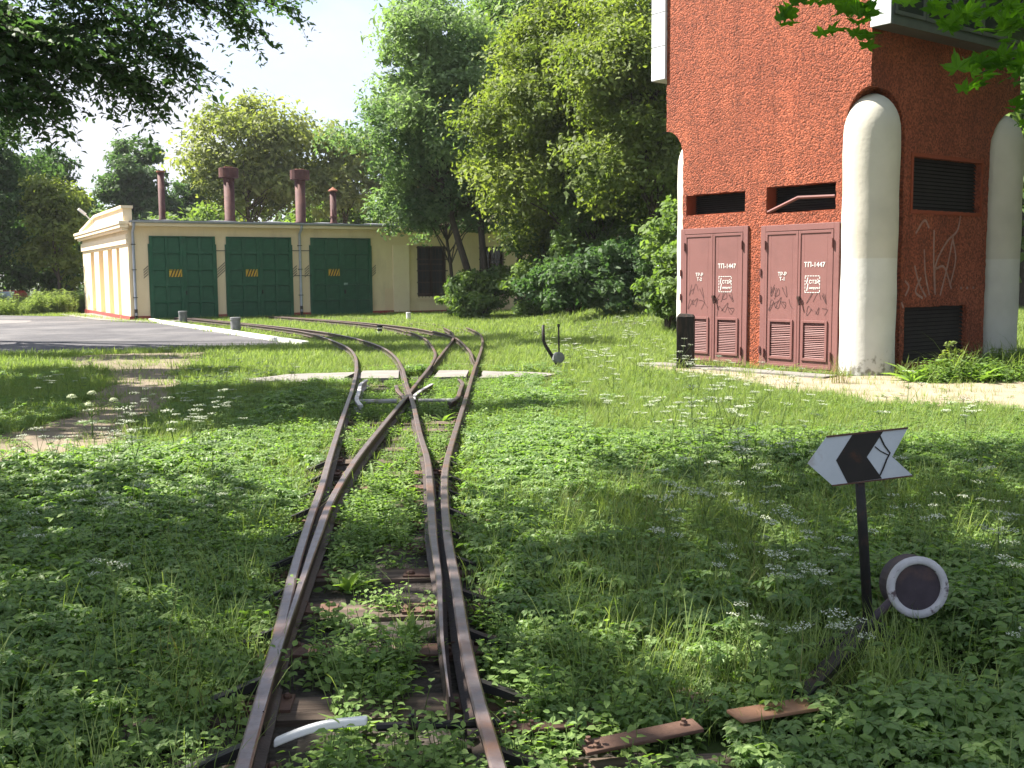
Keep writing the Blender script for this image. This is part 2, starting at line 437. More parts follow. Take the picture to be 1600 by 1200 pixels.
track_ll = crom([(-2.52, 17.2), (-2.95, 20.0), (-3.5, 22.7), (-4.27, 25.35), (-5.15, 28.0), (-6.2, 30.5), (-8.1, 33.9), (-10.3, 37.4), (-13.3, 42.0)])
stock_r = crom([(.20, 1.2), (.06, 2.2), (-.05, 3.08), (-.12, 3.55), (-.2, 4.2), (-.29, 5.14), (-.36, 5.8), (-.45, 6.9), (-.515, 8.0), (-.54, 9.1), (-.555, 10.9), (-.57, 13), (-.6, 16), (-.61, 17.2)])
blade_l = crom([(-.835, 3.5), (-.93, 4.22), (-1.035, 5.16), (-1.115, 5.9), (-1.21, 6.94), (-1.265, 8.1), (-1.29, 9.04), (-1.305, 10.7), (-1.32, 13), (-1.345, 15.4), (-1.36, 17.2)])
blade_r = crom([(-.25, 3.6), (-.31, 4.2), (-.38, 5.15), (-.445, 5.8), (-.585, 7.4), (-.70, 8.6), (-.88, 10), (-1.17, 12.45), (-1.44, 14.5), (-1.77, 17.2)])
track_lr = crom([(-1.77, 17.2), (-2.19, 19.95), (-2.76, 22.7), (-3.56, 25.4), (-4.47, 27.8), (-5.5, 30.05), (-7.42, 33.4), (-9.65, 36.9), (-12.65, 41.6)])
far_r = crom([(-.61, 17.2), (-.63, 22), (-.70, 25.4), (-.9, 28.5), (-1.55, 32.5), (-2.9, 36.6), (-4.8, 40.2), (-7.6, 44.9)])
far_rl = crom([(-1.29, 17.7), (-1.335, 19), (-1.36, 20.5), (-1.38, 23), (-1.43, 26), (-1.65, 29), (-2.28, 32.7), (-3.6, 36.95), (-5.45, 40.55), (-8.2, 45.2)])
far_ll = crom([(-1.36, 17.2), (-1.39, 18.5), (-1.48, 20.55), (-1.78, 23.4), (-2.15, 26.1), (-2.75, 29), (-3.6, 32), (-5.0, 35.2), (-7, 38.6), (-9.9, 43.0)])
far_lr = crom([(-.66, 18.2), (-.72, 19.3), (-.87, 21.6), (-1.37, 26), (-1.98, 28.75), (-2.88, 31.7), (-4.33, 34.85), (-6.35, 38.2), (-9.3, 42.6)])
RAILS = [stock_l, track_ll, stock_r, blade_l, blade_r, track_lr, far_r, far_rl, far_ll, far_lr]
RAIL_PTS = np.concatenate([p if q not in (6, 7) else p[p[:, 1] < 30.5] for q, p in enumerate(RAILS)])

# ---------------------------------------------------------------- ground
def smooth(e0, e1, x):
    t = np.clip((x - e0) / (e1 - e0), 0, 1); return t * t * (3 - 2 * t)
def gz(x, y):
    x = np.asarray(x, float); y = np.asarray(y, float)
    n = (np.sin(x * 1.3 + y * .7) + np.sin(x * .6 - y * 1.1 + 1.3) + np.sin(x * 2.9 + 2.2) * np.sin(y * 2.3)) / 3
    z = -.03 + .02 * n
    z = z + .75 * np.exp(-((x - 4.5) / 3.2) ** 2 - ((y - 33) / 6) ** 2)          # low bank below the bushes
    z = z - .35 * smooth(-20, -30, x) * smooth(40, 52, y)
    far = smooth(90, 300, np.hypot(x, y))
    return z - far * .3
xs = np.concatenate([np.linspace(-900, -60, 22), np.linspace(-58, -16, 43), np.linspace(-15.6, 15.6, 105), np.linspace(16, 58, 43), np.linspace(60, 900, 22)])
ys = np.concatenate([np.linspace(-300, -8, 14), np.linspace(-7, 50, 190), np.linspace(51, 90, 40), np.linspace(95, 1500, 30)])
gx, gy = np.meshgrid(xs, ys)
gv = np.stack([gx.ravel(), gy.ravel(), gz(gx, gy).ravel()], 1)
nx = len(xs); ny = len(ys)
ii, jj = np.meshgrid(np.arange(nx - 1), np.arange(ny - 1))
a = (jj * nx + ii).ravel()
ground = put('ground', np_mesh('ground', gv, np.stack([a, a + 1, a + 1 + nx, a + nx], 1), M['soil'], smooth=True))
tag(ground, 'dark soil under the weeds and grass', kind='structure')

def sheet(name, pts, z, mat, label, ztop=None, jag=0.0, seed=1):
    """flat sheet with an uneven edge and a little thickness, lying on the ground"""
    r = random.Random(seed); out = []
    n = len(pts)
    for i in range(n):
        p = Vector((*pts[i], 0)); q = Vector((*pts[(i + 1) % n], 0))
        k = max(1, int((q - p).length / .35)) if jag else 1
        for j in range(k):
            w = p.lerp(q, j / k)
            out.append((w.x + r.uniform(-jag, jag), w.y + r.uniform(-jag, jag)))
    o = extruded(out, [], .06, lambda u, v, d: Vector((u, v, z - .06 + d)), name, mat, None)
    return tag(o, label, kind='structure')
ROAD = [(-13.0, 39.6), (-8.55, 32.0), (-5.1, 25.8), (-7.5, 24.6), (-11.2, 23.2), (-16, 21.8), (-40, 19), (-70, 22), (-70, 55), (-30, 51.5), (-24, 50.2), (-19.6, 48.0), (-16.6, 43.4), (-15.0, 41.0)]
sheet('road', ROAD, .0, M['asphalt'], 'grey asphalt yard road in front of the yellow shed')
sheet('apron', [(-14.6, 42.2), (-13.3, 42.9), (-12.2, 40.6), (-13.4, 39.9), (-16.4, 42.4), (-21.6, 50.6), (-20.2, 51.4), (-16.0, 43.6)], .035, M['pale_path'], 'pale concrete apron along the foot of the shed')
sheet('road_patch', [(-40, 45), (-23.5, 45.2), (-19.4, 43.2), (-18.6, 41), (-20.5, 39.2), (-26, 38.6), (-40, 38.6)], .006, surf('pale_asphalt', (.17, .16, .155), (.135, .128, .126), scale=1.5, rough=.95, bump=.2, bscale=90), 'paler worn island of asphalt at the left of the road', jag=.12, seed=4)
sheet('road_edge', [(-5.0, 25.75), (-7.5, 24.55), (-11.2, 23.15), (-16, 21.75), (-22, 20.9), (-22, 20.6), (-16, 21.45), (-11.1, 22.75), (-7.4, 24.2), (-5.0, 25.45)], .012, M['concrete'], 'pale concrete strip along the near road edge', jag=.03)
kb = MB()
kpts = crom([(-14.2, 41.9), (-13.1, 39.75), (-10.9, 36.0), (-8.6, 32.05), (-6.7, 28.7), (-5.0, 25.75)], .8)
for p, q in zip(kpts[:-1], kpts[1:]):
    p = Vector((*p, 0)); q = Vector((*q, 0)); t = (q - p).normalized(); nrm = Vector((-t.y, t.x, 0)) * .09
    p = p + t * .012
    kb.add([p - nrm + Vector((0, 0, -.15)), q - nrm + Vector((0, 0, -.15)), q + nrm + Vector((0, 0, -.15)), p + nrm + Vector((0, 0, -.15)),
            p - nrm + Vector((0, 0, .10)), q - nrm + Vector((0, 0, .10)), q + nrm + Vector((0, 0, .10)), p + nrm + Vector((0, 0, .10))],
           [(3, 2, 1, 0), (4, 5, 6, 7), (0, 1, 5, 4), (1, 2, 6, 5), (2, 3, 7, 6), (3, 0, 4, 7)])
tag(kb.build('kerb', M['white'], bevel=.012), 'white painted kerb between the road and the grass', kind='structure')
sheet('crossing_path', [(-4.2, 16.6), (-3.7, 17.4), (-2.65, 17.75), (-2.62, 16.35), (-3.4, 16.1)], .05, M['pale_path'], 'concrete foot crossing left of the rails', jag=.05)
sheet('crossing_path', [(-2.40, 16.4), (-1.76, 16.4), (-1.9, 17.8), (-2.50, 17.75)], .07, M['pale_path'], 'concrete foot crossing between the left rails', jag=.0)
sheet('crossing_path', [(-1.22, 16.5), (-.72, 16.5), (-.72, 17.7), (-1.22, 17.7)], .07, M['pale_path'], 'concrete foot crossing between the right rails', jag=.0)
sheet('crossing_path', [(-.48, 16.5), (-.50, 17.75), (.2, 17.55), (.75, 17.2), (.5, 16.7)], .05, M['pale_path'], 'concrete foot crossing right of the rails', jag=.05)
DIRT = [(-4.1, 8.2), (-3.75, 9.3), (-3.9, 10.4), (-4.25, 12.0), (-4.35, 13.4), (-4.9, 15.4), (-5.6, 17.6), (-6.0, 19.6), (-6.2, 21.5), (-6.8, 23.8), (-9, 23.2), (-9.5, 21.5), (-8.4, 20.2), (-7.2, 18.6), (-6.3, 16.4), (-5.7, 14.2), (-5.3, 12.6), (-5.4, 11), (-6, 9.2), (-7.2, 8.0), (-6.0, 7.4)]
sheet('dirt_path', DIRT, .0, M['dirt'], 'bare trodden dirt track leading to the road', jag=.12, seed=2)
SAND = [(2.0, 19.6), (3.2, 19.5), (5.3, 16.9), (6.4, 16.9), (8.8, 18.9), (13, 15.3), (13, 11.5), (9.5, 12.0), (7.6, 11.9), (6.6, 12.4), (5.6, 12.8), (4.5, 13.3), (3.9, 14.5), (3.5, 16.2), (2.9, 17.4), (2.3, 18.5)]
sheet('sand_path', SAND, .0, M['sand'], 'pale sandy path at the foot of the red tower', jag=.1, seed=3)
cl_main = crom([(-.17, 1.2), (-.31, 2.2), (-.43, 3.1), (-.58, 4.2), (-.70, 5.15), (-.80, 6.2), (-.92, 7.6), (-1.02, 9), (-1.15, 11), (-1.33, 14), (-1.56, 17.3)])
wid = np.interp(cl_main[:, 1], [1, 6, 9, 17.3], [.85, .95, 1.0, 1.4])
rl = random.Random(9)
L1 = [(p[0] - w + rl.uniform(-.06, .06), p[1]) for p, w in zip(cl_main, wid)]
L2 = [(p[0] + w + rl.uniform(-.06, .06), p[1]) for p, w in zip(cl_main, wid)]
sheet('track_bed', L1 + L2[::-1], -.002, M['ballast'], 'dark oily ballast between the sleepers')

# ---------------------------------------------------------------- rails and turnouts
PROF = [(-.045, 0), (.045, 0), (.045, .010), (.009, .022), (.009, .066), (.024, .076), (.026, .097), (.019, .104), (-.019, .104), (-.026, .097), (-.024, .076), (-.009, .066), (-.009, .022), (-.045, .010)]
def rail(name, pts, parent, z=.036, label=None, taper=None, side=0):
    """rail section swept along pts; taper = length over which the tip thins to a blade, side = which flank stays"""
    pts = np.asarray(pts); n = len(pts); k = len(PROF)
    tan = np.gradient(pts, axis=0); tan /= np.linalg.norm(tan, axis=1)[:, None]
    nor = np.stack([tan[:, 1], -tan[:, 0]], 1)                # to the right
    dist = np.concatenate([[0], np.cumsum(np.linalg.norm(np.diff(pts, axis=0), axis=1))])
    vs = []; fs = []; mats = []
    for i in range(n):
        s = 1.0
        if taper: s = min(1.0, .12 + .88 * dist[i] / taper)
        for (u, v) in PROF:
            uu = u
            if s < 1:
                if side > 0: uu = .026 - (.026 - u) * s if u < .026 else u
                elif side < 0: uu = -.026 + (u + .026) * s if u > -.026 else u
                else: uu = u * s
            vs.append((pts[i, 0] + nor[i, 0] * uu, pts[i, 1] + nor[i, 1] * uu, z + v))
    for i in range(n - 1):
        for j in range(k):
            a_ = i * k + j; b_ = i * k + (j + 1) % k
            fs.append((a_, b_, b_ + k, a_ + k)); mats.append(1 if j in (6, 7, 8) else 0)
    fs.append(tuple(range(k))); fs.append(tuple(range((n - 1) * k, n * k))[::-1]); mats += [0, 0]
    me = bpy.data.meshes.new(name); me.from_pydata(vs, [], fs)
    bm = bmesh.new(); bm.from_mesh(me); bmesh.ops.recalc_face_normals(bm, faces=bm.faces); bm.to_mesh(me); bm.free()
    me.materials.append(M['rail']); me.materials.append(M['railtop'])
    me.polygons.foreach_set('material_index', mats); me.update()
    o = put(name, me, parent)
    if label: o['label'] = label
    return o
def xat(pts, y): return float(np.interp(y, pts[:, 1], pts[:, 0]))

turnout = empty('railway_turnout', (0, 0, 0), 0, 'rusty narrow gauge turnout in the foreground, its sleepers half buried in weeds', 'railway switch', 'railway turnouts')
rail('stock_rail', stock_l, turnout, .036)
rail('stock_rail', stock_r, turnout, .036)
rail('switch_blade', blade_l, turnout, .039, taper=2.6, side=-1)
rail('switch_blade', blade_r, turnout, .042, taper=2.6, side=1, label='right switch blade standing open from its stock rail')
def offs(pts, d, y0, y1, flare=.03):
    sel = pts[(pts[:, 1] >= y0) & (pts[:, 1] <= y1)]
    tan = np.gradient(sel, axis=0); tan /= np.linalg.norm(tan, axis=1)[:, None]
    nor = np.stack([tan[:, 1], -tan[:, 0]], 1)
    t = np.linspace(0, 1, len(sel)); fl = flare * (np.clip((.22 - t) / .22, 0, 1) + np.clip((t - .78) / .22, 0, 1))
    return sel + nor * (d + np.sign(d) * fl)[:, None]
def guard(st, d, y0, y1, fl):
    ys_ = np.linspace(y0, y1, 6); return crom([(xat(st, v) + d + (fl if i in (0, 5) else 0), v) for i, v in enumerate(ys_)], .2)
g1 = rail('guard_rail', guard(stock_l, .10, 12.2, 15.3, .07), turnout, .05, label='guard rail with worn white paint'); g1.data.materials[1] = surf('white_rail_paint', (.62, .62, .62), (.36, .34, .33), scale=9, rough=.7); M['worn'] = surf('white_worn_rail', (.42, .42, .43), (.16, .14, .135), scale=7, rough=.7); g1.data.materials[0] = M['worn']
g2 = rail('guard_rail', guard(stock_r, -.10, 12.4, 15.3, -.07), turnout, .05, label='dark guard rail with white painted end')
wr1 = crom([(-1.28, 12.0), (-1.29, 12.6), (-1.335, 13.1), (-1.50, 13.9), (-1.60, 14.6)], .15)
wr2 = crom([(-1.10, 12.2), (-1.19, 12.85), (-1.235, 13.3), (-1.20, 14.0), (-1.12, 14.8)], .15)
wa = rail('wing_rail', wr1[6:], turnout, .033); wb = rail('wing_rail', wr2[4:], turnout, .031, label='wing rail with grey-white paint'); wb.data.materials[1] = M['worn']
# white spacer bars between rails at the frog
b = MB(); b.tube([(xat(stock_l, 12.95) + .13, 12.95, .105), (-1.42, 12.98, .105)], .028, 8); b.build('spacer_bar', M['worn'], turnout)
b = MB(); b.tube([(-1.16, 13.05, .10), (-.72, 13.05, .10)], .022, 8); b.build('spacer_bar', M['worn'], turnout)
# bent white bar by the left blade
b = MB()
arc = [(-.80 + .30 * t, 3.40 + .07 * t, .075 + .045 * math.sin(min(1, t * 1.5) * math.pi / 2)) for t in np.linspace(0, 1, 9)]
vs = []; fs = []
for p in arc:
    p = Vector(p)
    for dy, dz in ((-.02, -.013), (.016, -.013), (.016, .012), (-.016, .014)): vs.append(p + Vector((0, dy, dz)))
for k in range(len(arc) - 1):
    for e in range(4): fs.append((4 * k + e, 4 * k + (e + 1) % 4, 4 * k + 4 + (e + 1) % 4, 4 * k + 4 + e))
fs += [(3, 2, 1, 0), tuple(4 * (len(arc) - 1) + e for e in range(4))]
b.add(vs, fs)
o = b.build('tie_rod_end', M['white'], turnout, bevel=.006); o['label'] = 'bent white painted rod end by the left rail'
b = MB(); b.tube([(-.47, 3.47, .095), (-.05, 3.52, .085)], .016, 8); b.tube([(-.35, 3.48, .05), (-.35, 3.48, .135)], .012, 6); b.build('tie_rod', M['darkiron'], turnout)
# rusty flat drawbars running out to the lever
def flatbar(p, q, w, h, name, mat, bolts=()):
    p = Vector(p); q = Vector(q); t = (q - p); Ln = t.length; t.normalize()
    n_ = Vector((-t.y, t.x, 0)).normalized(); up = t.cross(n_)
    if up.z < 0: up = -up
    Mx = Matrix((( t.x, n_.x, up.x, p.x), (t.y, n_.y, up.y, p.y), (t.z, n_.z, up.z, p.z), (0, 0, 0, 1)))
    mb = MB(); mb.box(0, Ln, -w, w, 0, h, Mx); o_ = mb.build(name, mat, turnout, bevel=.004)
    for (s, d_) in bolts:
        bb = MB(); bb.lathe([(.014, 0), (.014, .01), (.009, .014), (.009, .022)], 6, Mx @ Matrix.Translation((s, d_, h - .002))); bb.build('bolt', M['rust'], o_)
flatbar((.22, 3.33, .07), (.62, 3.45, .095), .045, .014, 'draw_bar', M['rust'], ((.03, .02), (.045, -.02), (.37, .01)))
flatbar((.76, 3.54, .085), (1.10, 3.68, .075), .05, .014, 'draw_bar', surf('orange_rust', (.27, .15, .09), (.2, .1, .06), scale=9, rough=.8))
flatbar((-.1, 3.52, .05), (.30, 3.58, .052), .03, .012, 'draw_bar', M['rust'], ((.1, 0), (.16, 0)))
flatbar((1.0, 3.7, .05), (1.6, 4.6, .05), .035, .03, 'draw_bar', M['darkiron'])
# sleepers, each one its own piece, with tie plates
slp = MB(); slp.box(-.5, .5, -.10, .10, -.11, .022); sleeper_me = slp.mesh('sleeper', M['wood'])
tpm = MB(); tpm.box(-.09, .09, -.075, .075, 0, .012); tpm.lathe([(.016, .012), (.016, .022), (.010, .03)], 6, Matrix.Translation((.065, .04, 0))); tpm.lathe([(.016, .012), (.016, .022), (.010, .03)], 6, Matrix.Translation((-.065, -.04, 0)))
tie_me = tpm.mesh('tie_plate', M['rust'])
brm = MB()
brm.add([(0, -.02, .09), (0, .02, .09), (-.22, -.035, 0), (-.22, .035, 0), (0, -.02, .055), (0, .02, .055), (-.22, -.035, -.02), (-.22, .035, -.02)],
        [(0, 1, 3, 2), (4, 6, 7, 5), (0, 2, 6, 4), (1, 5, 7, 3), (2, 3, 7, 6), (0, 4, 5, 1)])
brm.box(-.27, -.17, -.05, .05, -.022, -.008)
brace_me = brm.mesh('rail_brace', M['darkiron'])
rs = random.Random(5)
y = 2.05
k = 0
while y < 16.2:
    xl = xat(stock_l, y); xr = xat(stock_r, y)
    ext = .42 if y < 7.5 else .55
    cx = (xl + xr) / 2 + rs.uniform(-.05, .05); ln = xr - xl + 2 * ext + rs.uniform(-.1, .1)
    rz = .07 if y < 6 else .02
    if 2.9 < y < 4.0: cx += .25; ln += .5
    o = put('sleeper', sleeper_me, turnout, (cx, y, rs.uniform(-.006, .004)), (0, 0, rz + rs.uniform(-.02, .02)), (ln, rs.uniform(.92, 1.1), 1))
    for px in {round(xl, 3), round(xr, 3)}:
        t_ = put('tie_plate', tie_me, turnout, (px, y, .0235), (0, 0, rz))
    if y < 8.6:
        put('rail_brace', brace_me, turnout, (xl - .03, y + .02, .035), (0, 0, rz))
        put('rail_brace', brace_me, turnout, (xr + .03, y - .02, .035), (0, 0, math.pi + rz))
    if 4.2 < y < 9:
        put('slide_plate', tie_me, turnout, (xat(blade_l, y) + .03, y, .0215), (0, 0, 0), (1.5, .9, 1))
        put('slide_plate', tie_me, turnout, (xat(blade_r, y) - .03, y, .0215), (0, 0, 0), (1.5, .9, 1))
    y += .60 + rs.uniform(-.04, .04); k += 1
# second turnout and the tracks to the gates
turn2 = empty('railway_turnout', (-1, 17.3, 0), 0, 'second smaller-looking turnout beyond the concrete foot crossing', 'railway switch', 'railway turnouts')
def rel(pts, e): return np.asarray(pts) - np.array([e.location.x, e.location.y])
rail('stock_rail', rel(far_r[far_r[:, 1] < 31.5], turn2), turn2, .034)
rail('stock_rail', rel(far_ll[far_ll[:, 1] < 29.5], turn2), turn2, .036)
rail('switch_blade', rel(far_rl[far_rl[:, 1] < 31.5], turn2), turn2, .039, taper=2.2, side=-1)
rail('switch_blade', rel(far_lr[far_lr[:, 1] < 29.5], turn2), turn2, .042, taper=2.2, side=1)
y = 18.2
while y < 29:
    xl = xat(far_ll, y); xr = xat(far_r, y)
    put('sleeper', sleeper_me, turn2, ((xl + xr) / 2 + 1, y - 17.3, -.01), (0, 0, rs.uniform(-.03, .03)), (xr - xl + .8, 1, 1)); y += .75
def plain_track(name, l, r, label, z=.035, y0=0, n0=17.5):
    e = empty(name, (float(l[0, 0]), float(l[0, 1]), 0), 0, label, 'railway track', 'tracks into the shed')
    rail('rail', rel(l, e), e, z); rail('rail', rel(r, e), e, z)
    s = 3
    while s < min(len(l), len(r)) - 3:
        c = (l[s] + r[np.argmin(np.linalg.norm(r - l[s], axis=1))]) / 2; t = l[s + 2] - l[s - 2]
        put('sleeper', sleeper_me, e, (c[0] - e.location.x, c[1] - e.location.y, -.012), (0, 0, math.atan2(t[1], t[0]) - math.pi / 2), (1.35, .9, 1)); s += 3
    return e
plain_track('railway_track', track_ll, track_lr, 'rusty track curving left over the grass to the leftmost green gate')
plain_track('railway_track', far_ll[far_ll[:, 1] >= 29.5], far_lr[far_lr[:, 1] >= 29.3], 'grass-grown track curving to the middle green gate', .015)
plain_track('railway_track', far_rl[far_rl[:, 1] >= 31.5], far_r[far_r[:, 1] >= 31.3], 'grass-grown track curving to the rightmost green gate', -.05)

# ---------------------------------------------------------------- engine shed
TH = math.atan2(.488, .873)
shed = empty('engine_shed', (-15.16, 42.4, 0), TH, 'long low cream-yellow engine shed with three green gates and stove pipes on its roof', 'shed')
LEN = 24.0; DEP = 13.0; HT = 3.86
OPEN = [(.79, 3.40), (3.85, 6.61), (7.46, 10.21)]
front = lambda u, v, d: Vector((u, d, v))
out = [(0, -.3), (0, HT), (LEN, HT), (LEN, 0.0), (18.0, 0.0), (18.0, 3.07), (15.3, 3.07), (15.3, 0), (14.9, 0), (14.9, 3.07), (12.07, 3.07), (12.07, -.3)]
extruded(out, [], .14, front, 'wall', M['cream'], shed)
def whole(mb, name, mat, parent=shed, bevel=0, label=None):
    o_ = mb.build(name, mat, parent, bevel=bevel)
    if label: o_['label'] = label
    return o_
win_holes = [[(12.56, .76), (14.01, .76), (14.01, 3.05), (12.56, 3.05)], [(15.75, .76), (17.05, .76), (17.05, 3.05), (15.75, 3.05)]]
extruded([(11.5, -.3), (19, -.3), (19, 3.4), (11.5, 3.4)], win_holes, .22, lambda u, v, d: Vector((u, d + .142, v)), 'wall', M['cream'], shed)
endf = lambda u, v, d: Vector((.002 + d, u, v))
niches = [(2.1, 2.85), (3.95, 5.15), (6.4, 7.75), (9.2, 10.3)]
extruded([(.144, -.4), (.144, HT), (DEP, HT), (DEP, -.4)], [[(a_, .12), (b_, .12), (b_, 2.95), (a_, 2.95)] for a_, b_ in niches], .45, endf, 'wall', M['cream'], shed)
whole(MB().box(.46, .5, .2, DEP - .1, -.3, HT), 'niche_back', M['cream2'])
whole(MB().box(.5, LEN, DEP - .3, DEP, -.3, HT), 'wall', M['cream'])
whole(MB().box(LEN - .2, LEN, .15, DEP - .31, -.3, HT), 'wall', M['cream'])
whole(MB().box(10.9, 11.29, -.022, -.001, .15, 1.15), 'repainted_patch', M['pinkpatch'])
whole(MB().box(11.29, 12.068, -.055, -.001, .1, 3.07), 'pilaster', M['cream2'])
# red plinth along the foot
pl = MB()
for a_, b_ in [(-.03, .76), (3.42, 3.83), (6.63, 7.44), (10.23, 11.27), (11.27, 12.09)]: pl.box(a_, b_, -.05, -.003, -.3, .17)
pl.box(12.09, 14.9, .10, .139, -.3, .12)
pl.box(-.05, -.001, -.05, DEP, -.4, .17)
for a_, b_ in OPEN: pl.box(a_ - .02, b_ + .02, -.03, -.004, -.3, .03)
whole(pl, 'plinth', M['plinth'])
# corner pilaster band of the end wall and its cornice
cn = MB()
cn.box(-.07, -.004, .0, DEP, 3.05, 3.42); whole(cn, 'frieze', M['cream2'])
cn = MB(); cn.box(-.22, .0, -.16, DEP + .1, 3.56, 3.66); cn.box(-.32, .02, -.24, DEP + .2, 3.663, 3.80); cn.box(-.36, .04, -.28, DEP + .24, 3.803, 3.93)
whole(cn, 'cornice', M['cream2'], bevel=.015)
ped = [(-.1, 3.935), (-.1, 4.42), (7.0, 4.42), (11.7, 3.935)]
extruded(ped, [], .34, lambda u, v, d: Vector((-.16 + d, u, v)), 'pediment', M['cream2'], shed)
def rib(p, q, w):
    pv = Vector((0, *p)); qv = Vector((0, *q)); t = (qv - pv).normalized(); n_ = Vector((0, -t.z, t.y)) * w
    mb.add([pv + Vector((-.24, 0, 0)), qv + Vector((-.24, 0, 0)), qv + n_ + Vector((-.24, 0, 0)), pv + n_ + Vector((-.24, 0, 0)),
            pv + Vector((.22, 0, 0)), qv + Vector((.22, 0, 0)), qv + n_ + Vector((.22, 0, 0)), pv + n_ + Vector((.22, 0, 0))],
           [(0, 1, 2, 3), (7, 6, 5, 4), (0, 4, 5, 1), (1, 5, 6, 2), (2, 6, 7, 3), (3, 7, 4, 0)])
mb = MB(); rib((-.16, 4.423), (7.0, 4.423), .11); rib((7.02, 4.423), (12.0, 3.94), .11); whole(mb, 'pediment_coping', M['cream2'])
# roof
rf = MB()
rf.add([(.2, -.42, 3.90), (LEN + .3, -.42, 3.90), (LEN + .3, 6.5, 4.24), (.2, 6.5, 4.24), (.2, -.42, 3.97), (LEN + .3, -.42, 3.97), (LEN + .3, 6.5, 4.31), (.2, 6.5, 4.31),
        (.2, 13.4, 3.90), (LEN + .3, 13.4, 3.90), (.2, 13.4, 3.97), (LEN + .3, 13.4, 3.97)],
       [(0, 3, 2, 1), (4, 5, 6, 7), (0, 1, 5, 4), (1, 2, 6, 5), (0, 4, 7, 3), (3, 8, 9, 2), (7, 6, 11, 10), (8, 10, 11, 9), (3, 7, 10, 8), (2, 9, 11, 6)])
roof = whole(rf, 'roof', M['roofsheet'])
for i in range(9):                                       # low swellings of the roof felt seen on the skyline
    xx = 1.5 + i * 2.6
    sm = MB(); sm.add([(xx, 6.52, 4.30), (xx + 1.0, 6.5, 4.38), (xx + 2.0, 6.52, 4.30), (xx + 1.0, 2.4, 4.12), (xx + 1.0, 7.6, 4.24)], [(0, 3, 1), (3, 2, 1), (1, 2, 4), (0, 1, 4)]); sm.build('roof_fold', M['roofsheet'], roof)
gut = [(-.42 - .07 + .07 * math.cos(math.pi + math.pi * k / 8), 3.93 + .07 * math.sin(math.pi + math.pi * k / 8)) for k in range(9)]
vs = []; fs = []
for xx in (.05, LEN + .3):
    vs += [(xx, yy, zz) for yy, zz in gut] + [(xx, yy * .985 - .006, zz + .006) for yy, zz in gut[::-1]]
n_ = len(gut) * 2
for k in range(n_): fs.append((k, (k + 1) % n_, n_ + (k + 1) % n_, n_ + k))
whole(MB().add(vs, fs), 'gutter', M['zinc'])
whole(MB().box(.05, LEN, -.40, -.003, 3.74, 3.86), 'eave', M['cream2'])
for xx in (.18, 6.98):
    d_ = MB(); d_.tube([(xx, -.46, 3.86), (xx, -.44, 3.72), (xx, -.14, 3.52), (xx, -.13, 3.3), (xx, -.13, .32), (xx, -.2, .2)], .055, 10)
    o = d_.build('downpipe', M['zinc'], shed, smooth=True)
    MB().tube([(xx, -.13, .45), (xx, -.13, .06)], .065, 8).build('pipe_shoe', M['darkiron'], o)
    for zz in (.9, 2.0, 3.0): MB().box(xx - .075, xx + .075, -.2, -.003, zz, zz + .03).build('pipe_clip', M['darkiron'], o)
